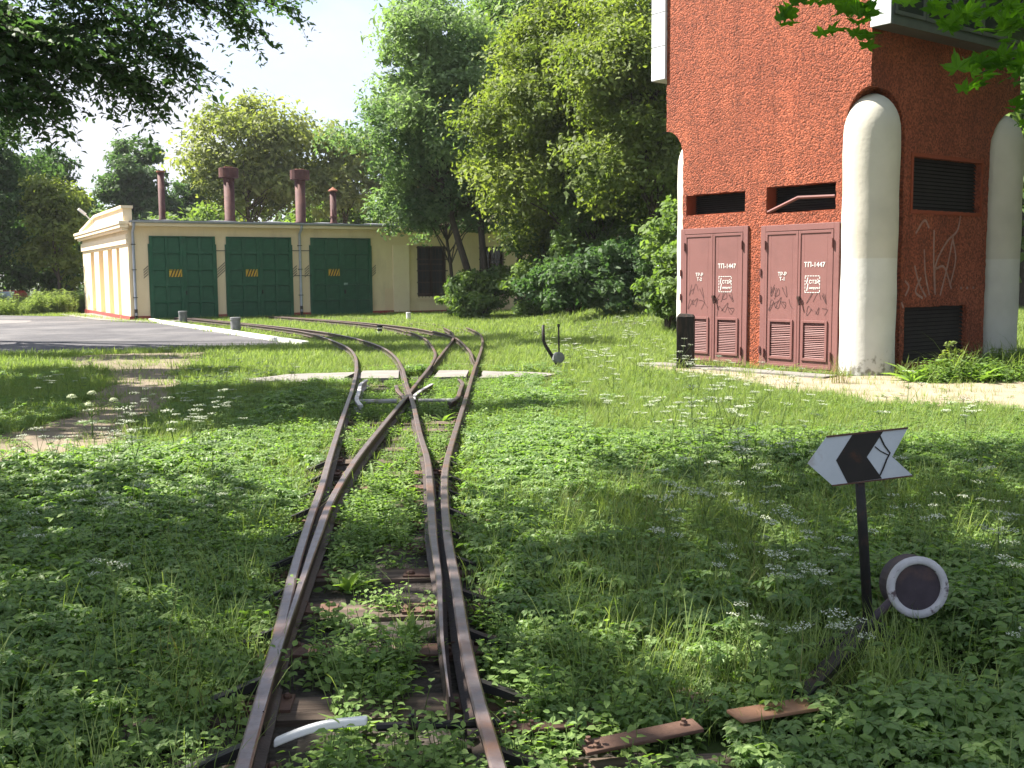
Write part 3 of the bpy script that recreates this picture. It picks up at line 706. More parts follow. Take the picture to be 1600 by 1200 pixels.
# gates: two leaves each, framed, with ten sunk panels a leaf
pm_l = {}
def gate(x0, x1, wicket=False):
    g = MB(); zt = 3.36; zb = .04; w = x1 - x0; xm = (x0 + x1) / 2
    yf = -.13                                             # face of the framing
    g.box(x0 + .06, x1 - .06, -.075, -.045, zb, zt)       # backing boards
    cols = []; rows = [zb + (zt - zb) * t for t in (0, .205, .405, .60, .80, 1)]
    for (a_, b_) in ((x0, xm - .012), (xm + .012, x1)):
        c_ = (a_ + b_) / 2
        for cx, hw in ((a_ + .06, .06), (c_, .045), (b_ - .06, .06)): g.box(cx - hw, cx + hw, yf, -.073, zb, zt)
        for i, r in enumerate(rows):
            hh = .05
            z0 = max(zb, r - hh); z1 = min(zt, r + hh)
            for p, q in ((a_ + .12, c_ - .045), (c_ + .045, b_ - .12)): g.box(p, q, yf + .004, -.072, z0, z1)
        cols += [(a_ + .12, c_ - .045), (c_ + .045, b_ - .12)]
    g.box(xm - .035, xm + .035, yf - .025, yf, zb, zt)    # cover strip
    g.box(x0 - .04, x0 - .001, -.12, -.003, zb, zt - .32); g.box(x1 + .001, x1 + .04, -.12, -.003, zb, zt - .32)
    go = g.build('gate', M['green'], shed, bevel=.006)
    for ci, (p, q) in enumerate(cols):
        for ri in range(5):
            z0 = rows[ri] + .05; z1 = rows[ri + 1] - .05
            key = (round(q - p, 2), round(z1 - z0, 2))
            if key not in pm_l:
                h_ = MB(); a2, b2 = key; h_.box(0, a2 - .02, -.012, .012, 0, b2 - .02)
                h_.box(.06, a2 - .08, -.02, -.011, .06, b2 - .08); pm_l[key] = h_.mesh('panel', M['green'])
            put('panel', pm_l[key], go, (p + .01, -.088, z0 + .01), (random.uniform(-.005, .005), random.uniform(-.003, .003), 0))
    # sloping drip boards on the rails between the panels
    dr = MB()
    for r in rows[1:]:
        for p, q in cols: dr.add([(p, yf - .002, r - .03), (q, yf - .002, r - .03), (q, yf - .045, r - .045), (p, yf - .045, r - .045), (p, yf - .002, r - .055), (q, yf - .002, r - .055)], [(0, 1, 2, 3), (3, 2, 5, 4), (0, 3, 4), (1, 5, 2)])
    dr.build('drip_board', M['green'], go)
    # yellow and black warning stripes
    hx0 = x0 + w * .28; hx1 = hx0 + .5; hz0 = 1.72; hz1 = 2.02
    b_ = MB().box(hx0, hx1, yf - .016, yf - .012, hz0, hz1); sgn = b_.build('warning_sign', M['yellow'], go)
    st = MB()
    for k in range(4):
        a2 = hx0 + .02 + k * .12
        st.add([(a2, yf - .019, hz0), (a2 + .055, yf - .019, hz0), (min(a2 + .175, hx1), yf - .019, hz1), (min(a2 + .12, hx1), yf - .019, hz1)], [(0, 1, 2, 3)])
    st.build('black_stripes', M['black'], sgn)
    for s_, xx in ((-1, x0), (1, x1)):                    # strap hinges
        for zz in (.55, 2.85):
            MB().box(min(xx, xx - s_ * .5), max(xx, xx - s_ * .5), yf - .012, yf - .001, zz, zz + .07).build('strap_hinge', M['green'], go)
    if wicket:
        fr = MB()
        xa, xb, za, zb2 = xm + .06, xm + .72, .12, 2.0
        for q in ((xa - .03, xa, za, zb2), (xb, xb + .03, za, zb2), (xa, xb, zb2, zb2 + .03)): fr.box(q[0], q[1], yf - .02, yf - .003, q[2], q[3])
        fr.build('wicket_frame', M['green'], go)
        MB().box(xa + .02, xa + .2, yf - .022, yf - .014, 1.32, 1.42).build('number_plate', M['tinplate'], go)
        MB().box(xa + .04, xa + .09, yf - .06, yf - .012, .95, 1.12).build('lock', M['darkiron'], go)
    else:
        MB().box(xm + .05, xm + .1, yf - .05, yf - .003, 1.0, 1.16).build('lock', M['darkiron'], go)
    return go
for i, (a_, b_) in enumerate(OPEN): gate(a_, b_, i == 2)
# black warning stripes painted on the piers, iron rods between the gates
for (xa, xb) in ((.55, .74), (3.46, 3.80), (6.67, 6.86), (7.2, 7.40), (10.27, 10.48)):
    st = MB(); k = 0; z = 1.66
    while z < 1.98:
        zz = min(z + .10 + .2 * (xb - xa), 2.16)
        st.add([(xa, -.005, z), (xb, -.005, z + (xb - xa) * .9), (xb, -.005, z + (xb - xa) * .9 + .045), (xa, -.005, z + .045)], [(0, 1, 2, 3)]); z += .105
    st.build('warning_stripes', M['black'], shed)
for (xa, xb, zz) in ((3.42, 3.83, 2.78), (6.63, 7.44, 2.80), (6.67, 7.44, 1.74)):
    MB().tube([(xa, -.16, zz), (xb, -.16, zz)], .018, 6).build('tie_rod', M['darkiron'], shed)
# barred windows
for (xa, xb) in ((12.56, 14.01), (15.75, 17.05)):
    fr = MB(); z0, z1 = .76, 3.05
    for q in ((xa, xa + .08, z0, z1), (xb - .08, xb, z0, z1), (xa + .08, xb - .08, z1 - .08, z1), (xa + .08, xb - .08, z0, z0 + .08), ((xa + xb) / 2 - .03, (xa + xb) / 2 + .03, z0 + .08, z1 - .08), (xa + .08, (xa + xb) / 2 - .03, 2.2, 2.26), ((xa + xb) / 2 + .03, xb - .08, 2.2, 2.26)):
        fr.box(q[0], q[1], .24, .30, q[2], q[3])
    wo = fr.build('window', M['brown'], shed)
    MB().box(xa + .05, xb - .05, .31, .32, z0 + .05, z1 - .05).build('pane', M['glass'], wo)
    br = MB()
    for k in range(9): xx = xa + .04 + (xb - xa - .08) * k / 8; br.tube([(xx, .10, z0 - .05), (xx, .10, z1 - .02)], .014, 5)
    for k in range(5): zz = z0 + .1 + (z1 - z0 - .2) * k / 4; br.box(xa - .06, xb + .06, .075, .09, zz, zz + .045)
    br.build('window_bars', M['brown'], wo)
    MB().box(xa - .04, xb + .04, .06, .14, z0 - .12, z0 - .06).build('sill', M['cream2'], wo)
# flood lamp on the gable
fl = MB(); fl.tube([(-.2, 8.0, 4.3), (-.45, 8.1, 4.62)], .03, 6)
lamp = fl.build('flood_lamp', M['white'], shed)
Mx = Matrix.Translation((-.58, 8.13, 4.74)) @ Matrix.Rotation(R_(40), 4, 'Y')
MB().box(-.2, .2, -.1, .1, -.06, .06, Mx).build('lamp_housing', M['white'], lamp, bevel=.02)
MB().box(-.17, .17, -.08, .08, -.068, -.061, Mx).build('lamp_glass', M['paleglass'], lamp)
# stove pipes on the roof
def pipe(px, h, r, cap):
    prof = [(r * 1.25, 0), (r * 1.25, .1), (r, .14), (r, h)]
    x_, y_ = px
    zb = 3.97 + .049 * (y_ + .42)
    base = Matrix.Translation((x_, y_, zb - .05))
    o = MB().lathe(prof, 16, base).build('stove_pipe', M['rustpipe'], shed, smooth=True)
    for p_ in o.data.polygons: p_.use_smooth = len(p_.vertices) == 4
    if cap == 'drum':
        MB().lathe([(r * .98, h - .46), (r * 1.82, h - .44), (r * 1.88, h - .42), (r * 1.88, h), (r * 1.7, h + .01), (r * 1.66, h - .12)], 18, base).build('pipe_drum', M['rustpipe'], o)
        MB().lathe([(r * 1.04, h - .66), (r * 1.06, h - .64), (r * 1.06, h - .47)], 16, base).build('pipe_collar', M['rustpipe'], o)
        MB().lathe([(r * .9, h + .02), (r * .9, h + .07)], 12, base).build('pipe_lid', M['orangecap'], o)
    elif cap == 'cone':
        MB().lathe([(r * 1.55, h + .02), (r * 1.5, h + .06), (.01, h + .22)], 14, base).build('pipe_hat', M['orangecap'], o)
        MB().lathe([(r * 1.2, .3), (r * 1.2, .4)], 14, base).build('pipe_collar', M['rustpipe'], o)
    else:
        MB().lathe([(r * 1.35, h - .02), (r * 1.3, h + .05)], 14, base).build('pipe_lid', M['orangecap'], o)
pipe((2.4, 5.2), 2.2, .145, '')
pipe((5.48, 5.4), 2.5, .24, 'drum')
pipe((8.61, 4.6), 2.5, .24, 'drum')
pipe((10.08, 4.2), 1.55, .15, 'cone')
pipe((18.2, 4.6), 1.3, .16, 'plain')

# ---------------------------------------------------------------- red tower substation
TR = math.atan2(-.795, .606)
tower = empty('transformer_tower', (5.65, 17.0, 0), TR, 'tall red pebble-dashed tower with rounded white corner columns and brown double doors', 'tower')
TW, TD, TH_ = 4.43, 4.58, 9.6
def arc(cx, cz, rx, rz, a0, a1, n=9):
    return [(cx + rx * math.cos(a0 + (a1 - a0) * k / n), cz + rz * math.sin(a0 + (a1 - a0) * k / n)) for k in range(n + 1)]
R45 = random.Random(45)
def ragged(pts, amp=.012, step=.07):
    out = []
    for p, q in zip(pts, pts[1:] + pts[:1]):
        L_ = math.dist(p, q); k = max(1, int(L_ / step))
        for j in range(k):
            t = j / k; out.append((p[0] + (q[0] - p[0]) * t + (R45.uniform(-amp, amp) if j else 0), p[1] + (q[1] - p[1]) * t + (R45.uniform(-amp, amp) if j else 0)))
    return out
DOORS = [(-2.03, -.56), (-3.93, -2.46)]
fo = [(-.45, -.3)] + arc(0, 3.95, .45, .60, math.pi, math.pi / 2) + [(0, TH_), (-TW, TH_)] + arc(-TW, 3.78, .44, .55, math.pi / 2, 0) + [(-TW + .44, -.3)]
# the door openings are notches in the foot of the wall
fo += [(-3.93, -.3), (-3.93, 2.42), (-2.46, 2.42), (-2.46, -.3), (-2.03, -.3), (-2.03, 2.40), (-.56, 2.40), (-.56, -.3)]
holes = [[(-2.02, 2.66), (-.60, 2.66), (-.60, 3.12), (-2.02, 3.12)], [(-3.90, 2.72), (-2.49, 2.72), (-2.49, 3.10), (-3.90, 3.10)]]
extruded(ragged(fo), [ragged(h, .01) for h in holes], .30, lambda u, v, d: Vector((u, d, v)), 'wall', M['pebble'], tower)
so = [(.97, -.3)] + arc(.30, 3.75, .67, .80, 0, math.pi / 2)[:] + [(.302, TH_), (TD, TH_)] + arc(TD, 3.75, .97, .80, math.pi / 2, math.pi) + [(TD - .97, -.3)]
sholes = [[(1.23, 2.67), (3.34, 2.67), (3.34, 3.54), (1.23, 3.54)], [(1.10, .12), (3.03, .12), (3.03, 1.06), (1.10, 1.06)]]
extruded(ragged(so), [ragged(h, .01) for h in sholes], .30, lambda u, v, d: Vector((-d, u, v)), 'wall', M['pebble'], tower)
lo = [(.303, TH_), (TD, TH_), (TD, -.3), (.97, -.3)] + arc(.30, 3.75, .67, .60, 0, math.pi / 2)
extruded(lo, [], .30, lambda u, v, d: Vector((-TW + d, u, v)), 'wall', M['pebble'], tower)
MB().box(-TW + .301, -.301, TD - .3, TD, -.3, TH_).build('wall', M['pebble'], tower)
MB().box(-TW - .2, .2, -.2, TD + .2, TH_ + .001, TH_ + .18).build('roof', M['concrete'], tower)
MB().box(-TW + .32, -.32, .32, TD - .32, -.25, TH_ - .1).build('core_wall', M['void'], tower)
# four rounded corner columns
colprof = [(.445, -.3)]
for k in range(1, 14): colprof.append((.445 + .006 * math.sin(k * 1.7), -.3 + k * .32))
zt = colprof[-1][1]
for k in range(1, 9):
    a_ = math.pi / 2 * k / 8; colprof.append((max(.005, .445 * math.cos(a_)), zt + .62 * math.sin(a_)))
cm = MB().lathe(colprof, 40).mesh('column', M['column'], True)
for (x, y_) in ((-.187, .331), (-4.18, .70), (-.187, TD - .36), (-TW + .2, TD - .36)):
    put('column', cm, tower, (x, y_, 0 if x > -1 else -.18))
# upper bays
for s_, x0, x1, zb, zt_ in ((1, .003, .35, 5.42, 9.3), (-1, -TW - .35, -TW - .003, 5.30, 9.3)):
    b = MB().box(x0, x1, -.03, TD - .3, zb, zt_)
    bay = b.build('bay', M['baywhite'] if s_ < 0 else M['baygrey'], tower, bevel=.01)
    for k in range(5):
        z0 = zb + .0 + k * .62
        MB().box(x0 - .006, x1 + .006, -.055, -.031, z0 + .006, z0 + .614).build('panel', M['baywhite'], bay, bevel=.006)
    if s_ > 0:
        MB().box(x1 + .001, x1 + .03, -.03, TD - .3, zb, zb + .10).build('bay_sill', M['baygrey'], bay)
        for k in range(5):
            y0 = .05 + k * .84
            f_ = MB()
            for q in ((y0, y0 + .06, zb + .16, zb + 1.9), (y0 + .76, y0 + .82, zb + .16, zb + 1.9), (y0 + .06, y0 + .76, zb + .16, zb + .22), (y0 + .06, y0 + .76, zb + 1.84, zb + 1.9)): f_.box(x1 + .001, x1 + .025, *q)
            wo = f_.build('bay_window', M['baygrey'], bay); MB().box(x1 + .002, x1 + .008, y0 + .06, y0 + .76, zb + .22, zb + 1.84).build('pane', M['glass'], wo)
# louvred vents: dark slats deep in the wall
def vent(a0, a1, z0, z1, axis, n, depth=.27):
    s = MB()
    for k in range(n):
        z = z0 + (z1 - z0) * (k + .5) / n; h = (z1 - z0) / n
        if axis == 'f': s.add([(a0, depth, z + h * .4), (a1, depth, z + h * .4), (a1, depth - .035, z - h * .45), (a0, depth - .035, z - h * .45)], [(0, 1, 2, 3)])
        else: s.add([(-depth, a0, z + h * .4), (-depth, a1, z + h * .4), (-depth + .035, a1, z - h * .45), (-depth + .035, a0, z - h * .45)], [(0, 1, 2, 3)])
    return s.build('vent_grille', M['grille'], tower)
vent(-2.03, -.59, 2.66, 3.12, 'f', 11); vent(-3.91, -2.48, 2.72, 3.10, 'f', 10)
vg = vent(1.22, 3.35, 2.67, 3.54, 's', 14, .12); vent(1.09, 3.04, .12, 1.06, 's', 14, .10)
MB().box(-.15, -.135, 1.2, 3.36, 2.6, 3.6).build('vent_back', M['void'], tower)
MB().box(-.15, -.135, 1.05, 3.06, .05, 1.1).build('vent_back', M['void'], tower)
fr = MB()
for q in ((1.17, 1.23, 2.61, 3.60), (3.34, 3.40, 2.61, 3.60), (1.23, 3.34, 3.54, 3.60), (1.23, 3.34, 2.61, 2.67)): fr.box(.001, .014, *q)
fr.build('vent_frame', M['orangepaint'], tower)
# smooth painted reveals
for (x0, x1, z0, z1) in ((-2.02, -.60, 2.66, 3.12), (-3.90, -2.49, 2.72, 3.10)):
    rv = MB(); rv.box(x0, x0 + .012, .02, .26, z0, z1); rv.box(x0 + .012, x1, .02, .26, z0, z0 + .012)
    rv.build('vent_reveal', M['orangepaint'], tower)
bb = MB(); bp = [(-2.0, .02, 2.69), (-1.30, -.06, 2.90), (-.62, .01, 2.885)]
for p, q in zip(bp[:-1], bp[1:]):
    p = Vector(p); q = Vector(q); w = Vector((0, .02, -.012)); h = Vector((0, .004, .013))
    bb.add([p - w - h, q - w - h, q + w - h, p + w - h, p - w + h, q - w + h, q + w + h, p + w + h], [(3, 2, 1, 0), (4, 5, 6, 7), (0, 1, 5, 4), (1, 2, 6, 5), (2, 3, 7, 6), (3, 0, 4, 7)])
o = bb.build('bent_bar', M['maroon'], tower); o['label'] = 'bent brown flashing hanging across the right-hand vent'
# doors
def ribbon(mb, pts, w, y0):
    """flat stroke in the XZ plane"""
    pts = [Vector((p[0], 0, p[1])) for p in pts]
    n = len(pts); L_ = []; 
    for i in range(n):
        t = (pts[min(i + 1, n - 1)] - pts[max(i - 1, 0)]); t = t.normalized() if t.length else Vector((1, 0, 0))
        q = Vector((-t.z, 0, t.x)) * w
        L_.append((pts[i] + q, pts[i] - q))
    vs = []
    for a_, b_ in L_: vs += [(a_.x, y0, a_.z), (b_.x, y0, b_.z)]
    mb.add(vs, [(2 * i, 2 * i + 1, 2 * i + 3, 2 * i + 2) for i in range(n - 1)])
def scribble(x, z, w, h, seed, n=4):
    r = random.Random(seed); mb = MB()
    for s in range(n):                                    # letter-like loops written from left to right, in two lines
        row = s % 2; k = (s // 2 + .5) / ((n + 1) // 2) - .5
        cx = x + k * w + r.uniform(-.02, .02); cz = z + (row - .5) * h * .6 + r.uniform(-.03, .03); lw = w / n * 1.3; lh = h * .30
        pts = [(cx + lw * math.cos(t * 1.9 + s) * r.uniform(.4, 1.1), cz + lh * math.sin(t * 2.3 + s * 1.7) * r.uniform(.5, 1.1)) for t in range(r.randint(3, 6))]
        ribbon(mb, [tuple(p) for p in crom(pts, .015)], .0042, -.0)
    return mb
def text_mesh(body, size, x, z, y0, mat, parent, name='lettering', align='CENTER'):
    cu = bpy.data.curves.new('t', 'FONT'); cu.body = body; cu.size = size; cu.align_x = align; cu.extrude = .0008; cu.space_line = 1.0; cu.offset = .0012
    ob = bpy.data.objects.new('t', cu); COL.objects.link(ob)
    bpy.context.view_layer.update()
    me = bpy.data.meshes.new_from_object(ob.evaluated_get(bpy.context.evaluated_depsgraph_get()))
    bpy.data.objects.remove(ob); bpy.data.curves.remove(cu)
    me.name = name; me.materials.clear(); me.materials.append(mat)
    return put(name, me, parent, (x, y0, z), (math.pi / 2, 0, 0))
slat = MB(); slat.add([(-.5, 0, .009), (.5, 0, .009), (.5, -.022, -.012), (-.5, -.022, -.012), (-.5, -.018, -.014), (.5, -.018, -.014), (.5, .004, .007), (-.5, .004, .007)],
                      [(0, 3, 2, 1), (3, 4, 5, 2), (4, 7, 6, 5), (7, 0, 1, 6)])
slat_me = slat.mesh('louvre_slat', M['maroon'])
for di, (x0, x1) in enumerate(DOORS):
    zt = 2.40 if di == 0 else 2.42
    f = MB()
    for q in ((x0 - .07, x0 + .035, 0, zt + .06), (x1 - .035, x1 + .07, 0, zt + .06), (x0 + .035, x1 - .035, zt - .045, zt + .06), (x0 + .035, x1 - .035, -.02, .03)): f.box(q[0], q[1], -.035, .06, q[2], q[3])
    f.build('door_frame', M['maroon'], tower, bevel=.005)
    xm = (x0 + x1) / 2
    for li, (a_, b_) in enumerate(((x0 + .04, xm - .004), (xm + .004, x1 - .04))):
        lf = MB(); w = b_ - a_; z0, z1 = .04, zt - .055
        la, lb = a_ + w * .17, b_ - w * .17; lz0, lz1 = z0 + .16, z0 + .78
        # leaf with a real opening for the louvre
        for q in ((a_, la, z0, z1), (lb, b_, z0, z1), (la, lb, z0, lz0), (la, lb, lz1, z1)): lf.box(q[0], q[1], -.03, .0, q[2], q[3])
        bd = .045
        for q in ((a_, a_ + bd, z0, z1), (b_ - bd, b_, z0, z1), (a_ + bd, b_ - bd, z1 - bd, z1), (a_ + bd, b_ - bd, z0, z0 + bd)): lf.box(q[0], q[1], -.042, -.0302, q[2], q[3])
        fo_ = .03
        for q in ((la - fo_, la + .012, lz0 - fo_, lz1 + fo_), (lb - .012, lb + fo_, lz0 - fo_, lz1 + fo_), (la + .012, lb - .012, lz1 - .012, lz1 + fo_), (la + .012, lb - .012, lz0 - fo_, lz0 + .012)): lf.box(q[0], q[1], -.05, -.0305, q[2], q[3])
        leaf = lf.build('door_leaf', M['maroon'], tower, bevel=.003)
        MB().box(la - .01, lb + .01, .002, .008, lz0 - .01, lz1 + .01).build('louvre_back', M['maroondark'], leaf)
        ns = 19
        for k in range(ns):
            put('louvre_slat', slat_me, leaf, ((la + lb) / 2, -.014, lz0 + .03 + (lz1 - lz0 - .06) * k / (ns - 1)), (random.uniform(-.1, .1), random.uniform(-.012, .012), 0), (lb - la - .026, 1, 1))
        hx = a_ + .005 if li == 0 else b_ - .005
        for hz in (z0 + .22, z1 - .22): MB().tube([(hx, -.055, hz - .075), (hx, -.055, hz + .075)], .013, 7).build('hinge', M['maroondark'], leaf)
        if li == 0:
            text_mesh('ТР-Р\nТ-2' if di else 'ТР-Р\nТ-1', .085, (a_ + b_) / 2 + .02, 1.60, -.0345, M['white'], leaf)
            g = scribble((a_ + b_) / 2, 1.22, .5, .42, 11 + di, 7)
        else:
            text_mesh('ТП-1447', .115, (a_ + b_) / 2 - .02, 1.74, -.0345, M['white'], leaf)
            bx0, bx1, bz0, bz1 = a_ + w * .2, a_ + w * .64, 1.31, 1.585
            db = MB()
            for k in range(6):
                xx = bx0 + (bx1 - bx0) * k / 6; db.box(xx, xx + .036, -.034, -.0315, bz1, bz1 + .012); db.box(xx, xx + .036, -.034, -.0315, bz0, bz0 + .012)
            for k in range(5):
                zz = bz0 + (bz1 - bz0) * k / 5; db.box(bx0, bx0 + .012, -.0345, -.032, zz + .014, zz + .05); db.box(bx1 - .012, bx1, -.0345, -.032, zz + .014, zz + .05)
            ribbon(db, [(bx0 + .06, bz1 - .02), (bx0 + .035, bz0 + .16), (bx0 + .065, bz0 + .15), (bx0 + .04, bz0 + .03)], .008, -.033)
            db.build('dashed_box', M['white'], leaf)
            text_mesh('СТІЙ', .082, (bx0 + bx1) / 2 + .035, bz0 + .155, -.0345, M['white'], leaf)
            text_mesh('напруга', .05, (bx0 + bx1) / 2 + .03, bz0 + .065, -.0345, M['white'], leaf)
            g = scribble((a_ + b_) / 2 + (.05 if di == 0 else -.05), 1.10, .42, .34, 21 + di, 6)
            lk = MB(); lk.box(a_ + .005, a_ + .055, -.075, -.03, 1.20, 1.25); lk.tube([(a_ + .03, -.07, 1.22), (a_ + .06, -.075, 1.10)], .012, 6)
            lk.build('lock', M['brown'], leaf)
        go = g.build('graffiti', M['scribble'], leaf); go.location = (0, -.0335, 0)
    for hz in (.25, 1.15, 1.6):
        MB().box(x0 - .075, x0 - .045, -.055, -.036, hz, hz + .12).build('frame_hook', M['maroondark'], tower)
# faded spray tag on the shaded side wall
tagp = MB()
def side(mb, pts, w):
    tmp = MB(); ribbon(tmp, [tuple(p) for p in crom(pts, .03)], w, 0)
    mb.add([(.006, p[0], p[2]) for p in tmp.v], tmp.f)
for pts in ([(1.55, 1.55), (1.40, 1.32), (1.62, 1.20)], [(1.35, 1.75), (1.5, 1.45), (1.72, 1.22)], [(1.62, 2.02), (1.68, 1.6), (1.82, 1.25)], [(1.9, 2.35), (1.92, 1.8), (1.98, 1.28)], [(2.0, 1.25), (1.98, 1.75), (2.3, 2.15), (2.62, 2.35), (2.72, 2.65)], [(2.15, 1.24), (2.35, 1.75), (2.5, 2.25)], [(2.0, 1.7), (2.25, 1.72), (2.5, 1.35)], [(2.45, 1.40), (2.6, 1.85), (2.5, 2.2)], [(1.35, 2.28), (1.6, 2.5), (1.75, 2.38)], [(1.08, 1.5), (1.2, 1.4), (1.1, 1.25)], [(1.0, 1.15), (1.06, 1.05)], [(2.78, 1.36), (2.84, 1.36)], [(2.98, 1.36), (3.04, 1.36)], [(3.18, 1.36), (3.24, 1.36)]):
    side(tagp, pts, .021)
tagp.build('graffiti', M['chalk'], tower)
# doorstep slab
sheet('pavement', [(2.75, 19.55), (5.15, 16.75), (4.85, 16.45), (2.35, 19.3)], .03, M['pale_path'], 'narrow pale pavement along the tower doors')

# ---------------------------------------------------------------- switch stand with arrow board (foreground right)
def at_px(x, y, Y):
    d = _F + _Rt * ((x - 800) / 1660) - _Up * ((y - 600) / 1660)
    return Vector((0, 0, CAMZ)) + d * (Y / d.y)
SB = Vector((1.545, 4.47, 0))
stand = empty('switch_stand', SB, 0, 'rusty switch stand in the weeds with a white arrow board and a round white-rimmed counterweight', 'switch lever')
MB().tube([(.0, 0, -.03), (-.045, .0, .52), (-.075, .0, .86)], [.021, .021, .019], 10).build('post', M['darkiron'], stand, smooth=True)
PC = Vector((-.062, -.022, .835))
def plate_pt(u, v, d): return PC + Vector((u, d, v + u * .0))
arrow = [(-.232, -.021), (-.155, .091), (.188, .126), (.126, .005), (.214, -.075), (-.126, -.115)]
chev = [(-.045, .1015), (.085, .1148), (.018, .005), (.085, -.0875), (-.061, -.106), (-.112, -.008)]
sp_ = extruded(arrow, [], .004, lambda u, v, d: plate_pt(u, v, d), 'arrow_board', M['signwhite'], stand)
extruded(chev, [], .001, lambda u, v, d: plate_pt(u, v, d - .0015), 'black_chevron', M['signblack'], sp_)
rim = MB()
def edge(p, q, w):
    P = Vector((p[0], 0, p[1])); Q = Vector((q[0], 0, q[1])); t = (Q - P).normalized(); n_ = Vector((-t.z, 0, t.x)) * w
    P += t * w * 0; 
    vs = []
    for d in (-.004, .003):
        for s_, e_ in ((-1, P), (-1, Q), (1, Q), (1, P)): vs.append(PC + e_ + n_ * s_ * .5 + Vector((0, d, 0)))
    rim.add(vs, [(0, 1, 2, 3), (7, 6, 5, 4), (0, 4, 5, 1), (1, 5, 6, 2), (2, 6, 7, 3), (3, 7, 4, 0)])
edge((-.155, .093), (.188, .128), .007); edge((-.126, -.117), (.214, -.077), .006)
rim.build('board_rim', M['rust'], sp_)
rsx = MB()
ribbon(rsx, [(.068, .10), (.09, .055), (.115, .022), (.10, -.01), (.09, -.04), (.075, -.075)], .0035, 0)
ribbon(rsx, [(.05, .05), (.075, .03), (.11, .012)], .0025, 0)
rsx.v = [(PC.x + p[0], PC.y - .003, PC.z + p[2]) for p in rsx.v]
rsx.build('rust_streak', M['signblack'], sp_)
WC = Vector((.205, .02, .26))                            # counterweight, its axis turned a little off the viewer
ax = Vector((.02, -.98, .10)).normalized()
zq = ax.to_track_quat('Z', 'Y').to_matrix().to_4x4()
Mw = Matrix.Translation(WC) @ zq
o = MB().lathe([(.10, -.12), (.128, -.11), (.132, -.001), (.120, .0)], 28, Mw).build('counterweight', M['purpleiron'], stand, smooth=False)
rg = MB(); rp_ = [(.132, -.012), (.135, .004), (.131, .014), (.106, .014), (.100, .006), (.100, -.05)]
for p_ in (1,):
    vs = []; fs = []; n = 32
    for r_, z_ in rp_:
        for k in range(n):
            a_ = 2 * math.pi * k / n; vs.append(Mw @ Vector((r_ * math.cos(a_), r_ * math.sin(a_), z_)))
    for i in range(len(rp_) - 1):
        for k in range(n): fs.append((i * n + k, i * n + (k + 1) % n, (i + 1) * n + (k + 1) % n, (i + 1) * n + k))
    rg.add(vs, fs)
rg.build('white_ring', surf('chipped_white_paint', (.46, .45, .46), (.33, .32, .33), scale=14, rough=.85, col3=(.09, .065, .07), s3=11, t3=(.55, .62)), o, smooth=True)
MB().lathe([(.103, -.06), (.103, -.05), (.03, -.05)], 28, Mw).build('hub_face', M['darkiron'], o)
lv = MB(); lv.tube([(-.24, -.06, .03), (-.03, -.02, .10), (.10, .03, .20), (.17, .05, .24)], [.017, .018, .019, .02], 9); lv.build('lever', M['purpleiron'], stand, smooth=True)
bs = MB(); bs.box(-.14, .14, -.1, .1, -.05, .04); bs.box(-.05, .05, -.05, .05, .04, .12); bs.tube([(-.22, -.06, .03), (-.42, -.16, .05)], .014, 7)
bs.build('base', M['darkiron'], stand, bevel=.008)
# second stand, further off
B2 = Vector((.80, 18.5, 0))
st2 = empty('switch_stand', B2, 0, 'small dark switch stand beyond the foot crossing, with a bent lever and thin rod', 'switch lever')
MB().tube([(.05, 0, 0), (-.05, 0, .16), (-.20, 0, .40), (-.245, 0, .50), (-.25, .0, .78)], [.032, .032, .03, .03, .024], 8).build('lever', M['darkiron'], st2, smooth=True)
MB().tube([(.03, .05, .0), (.02, .05, .78)], .016, 7).build('post', M['darkiron'], st2)
MB().box(.0, .045, .03, .07, .74, .79).build('rod_tip', M['darkiron'], st2)
Mw = Matrix.Translation((.01, -.06, .21)) @ Vector((.2, -.95, .1)).normalized().to_track_quat('Z', 'Y').to_matrix().to_4x4()
MB().lathe([(.06, -.1), (.10, -.08), (.10, .05), (.07, .06)], 16, Mw).build('counterweight', M['greyc'], st2)
MB().box(-.12, .16, -.1, .1, -.05, .07).build('base', M['darkiron'], st2)

# ---------------------------------------------------------------- small street furniture
pb = MB(); pb.box(-.15, .15, -.12, .12, -.3, .90)
pb.add([(-.15, -.12, .901), (.15, -.12, .901), (.15, .12, .901), (-.15, .12, .901), (-.11, -.08, .955), (.12, -.08, .94), (.12, .08, .94), (-.11, .08, .955)], [(0, 1, 5, 4), (1, 2, 6, 5), (2, 3, 7, 6), (3, 0, 4, 7), (4, 5, 6, 7)])
o = pb.build('timber_post', M['postwood'], bevel=.012); o.location = (3.05, 18.6, 0); o.rotation_euler = (0, 0, -.25); tag(o, 'stout blackened timber post left of the tower doors', 'post')
def bollard(loc, r, h, label, mat=None):
    o_ = MB().lathe([(r * 1.02, -.1), (r, 0), (r * .98, h * .78), (r * .98, h * .8), (r * 1.08, h * .82), (r * 1.08, h * .97), (r * 1.02, h)], 20).build('bollard', mat or M['greyc'])
    o_.location = loc; tag(o_, label, 'bollard', None if mat else 'grey bollards along the kerb')
bollard((-8.33, 32.1, 0), .15, .47, 'nearer grey concrete bollard, at the kerb beside the curving rail')
bollard((-12.2, 39.5, 0), .15, .45, 'farther grey concrete bollard, in front of the leftmost gate')
bollard((-3.95, 40.8, 0), .085, .30, 'small white bollard standing in the grass before the shed', M['white'])
pk = empty('marker_peg', (-3.8, 30.6, 0), 0, 'stubby black and white striped peg in the grass between the tracks', 'marker')
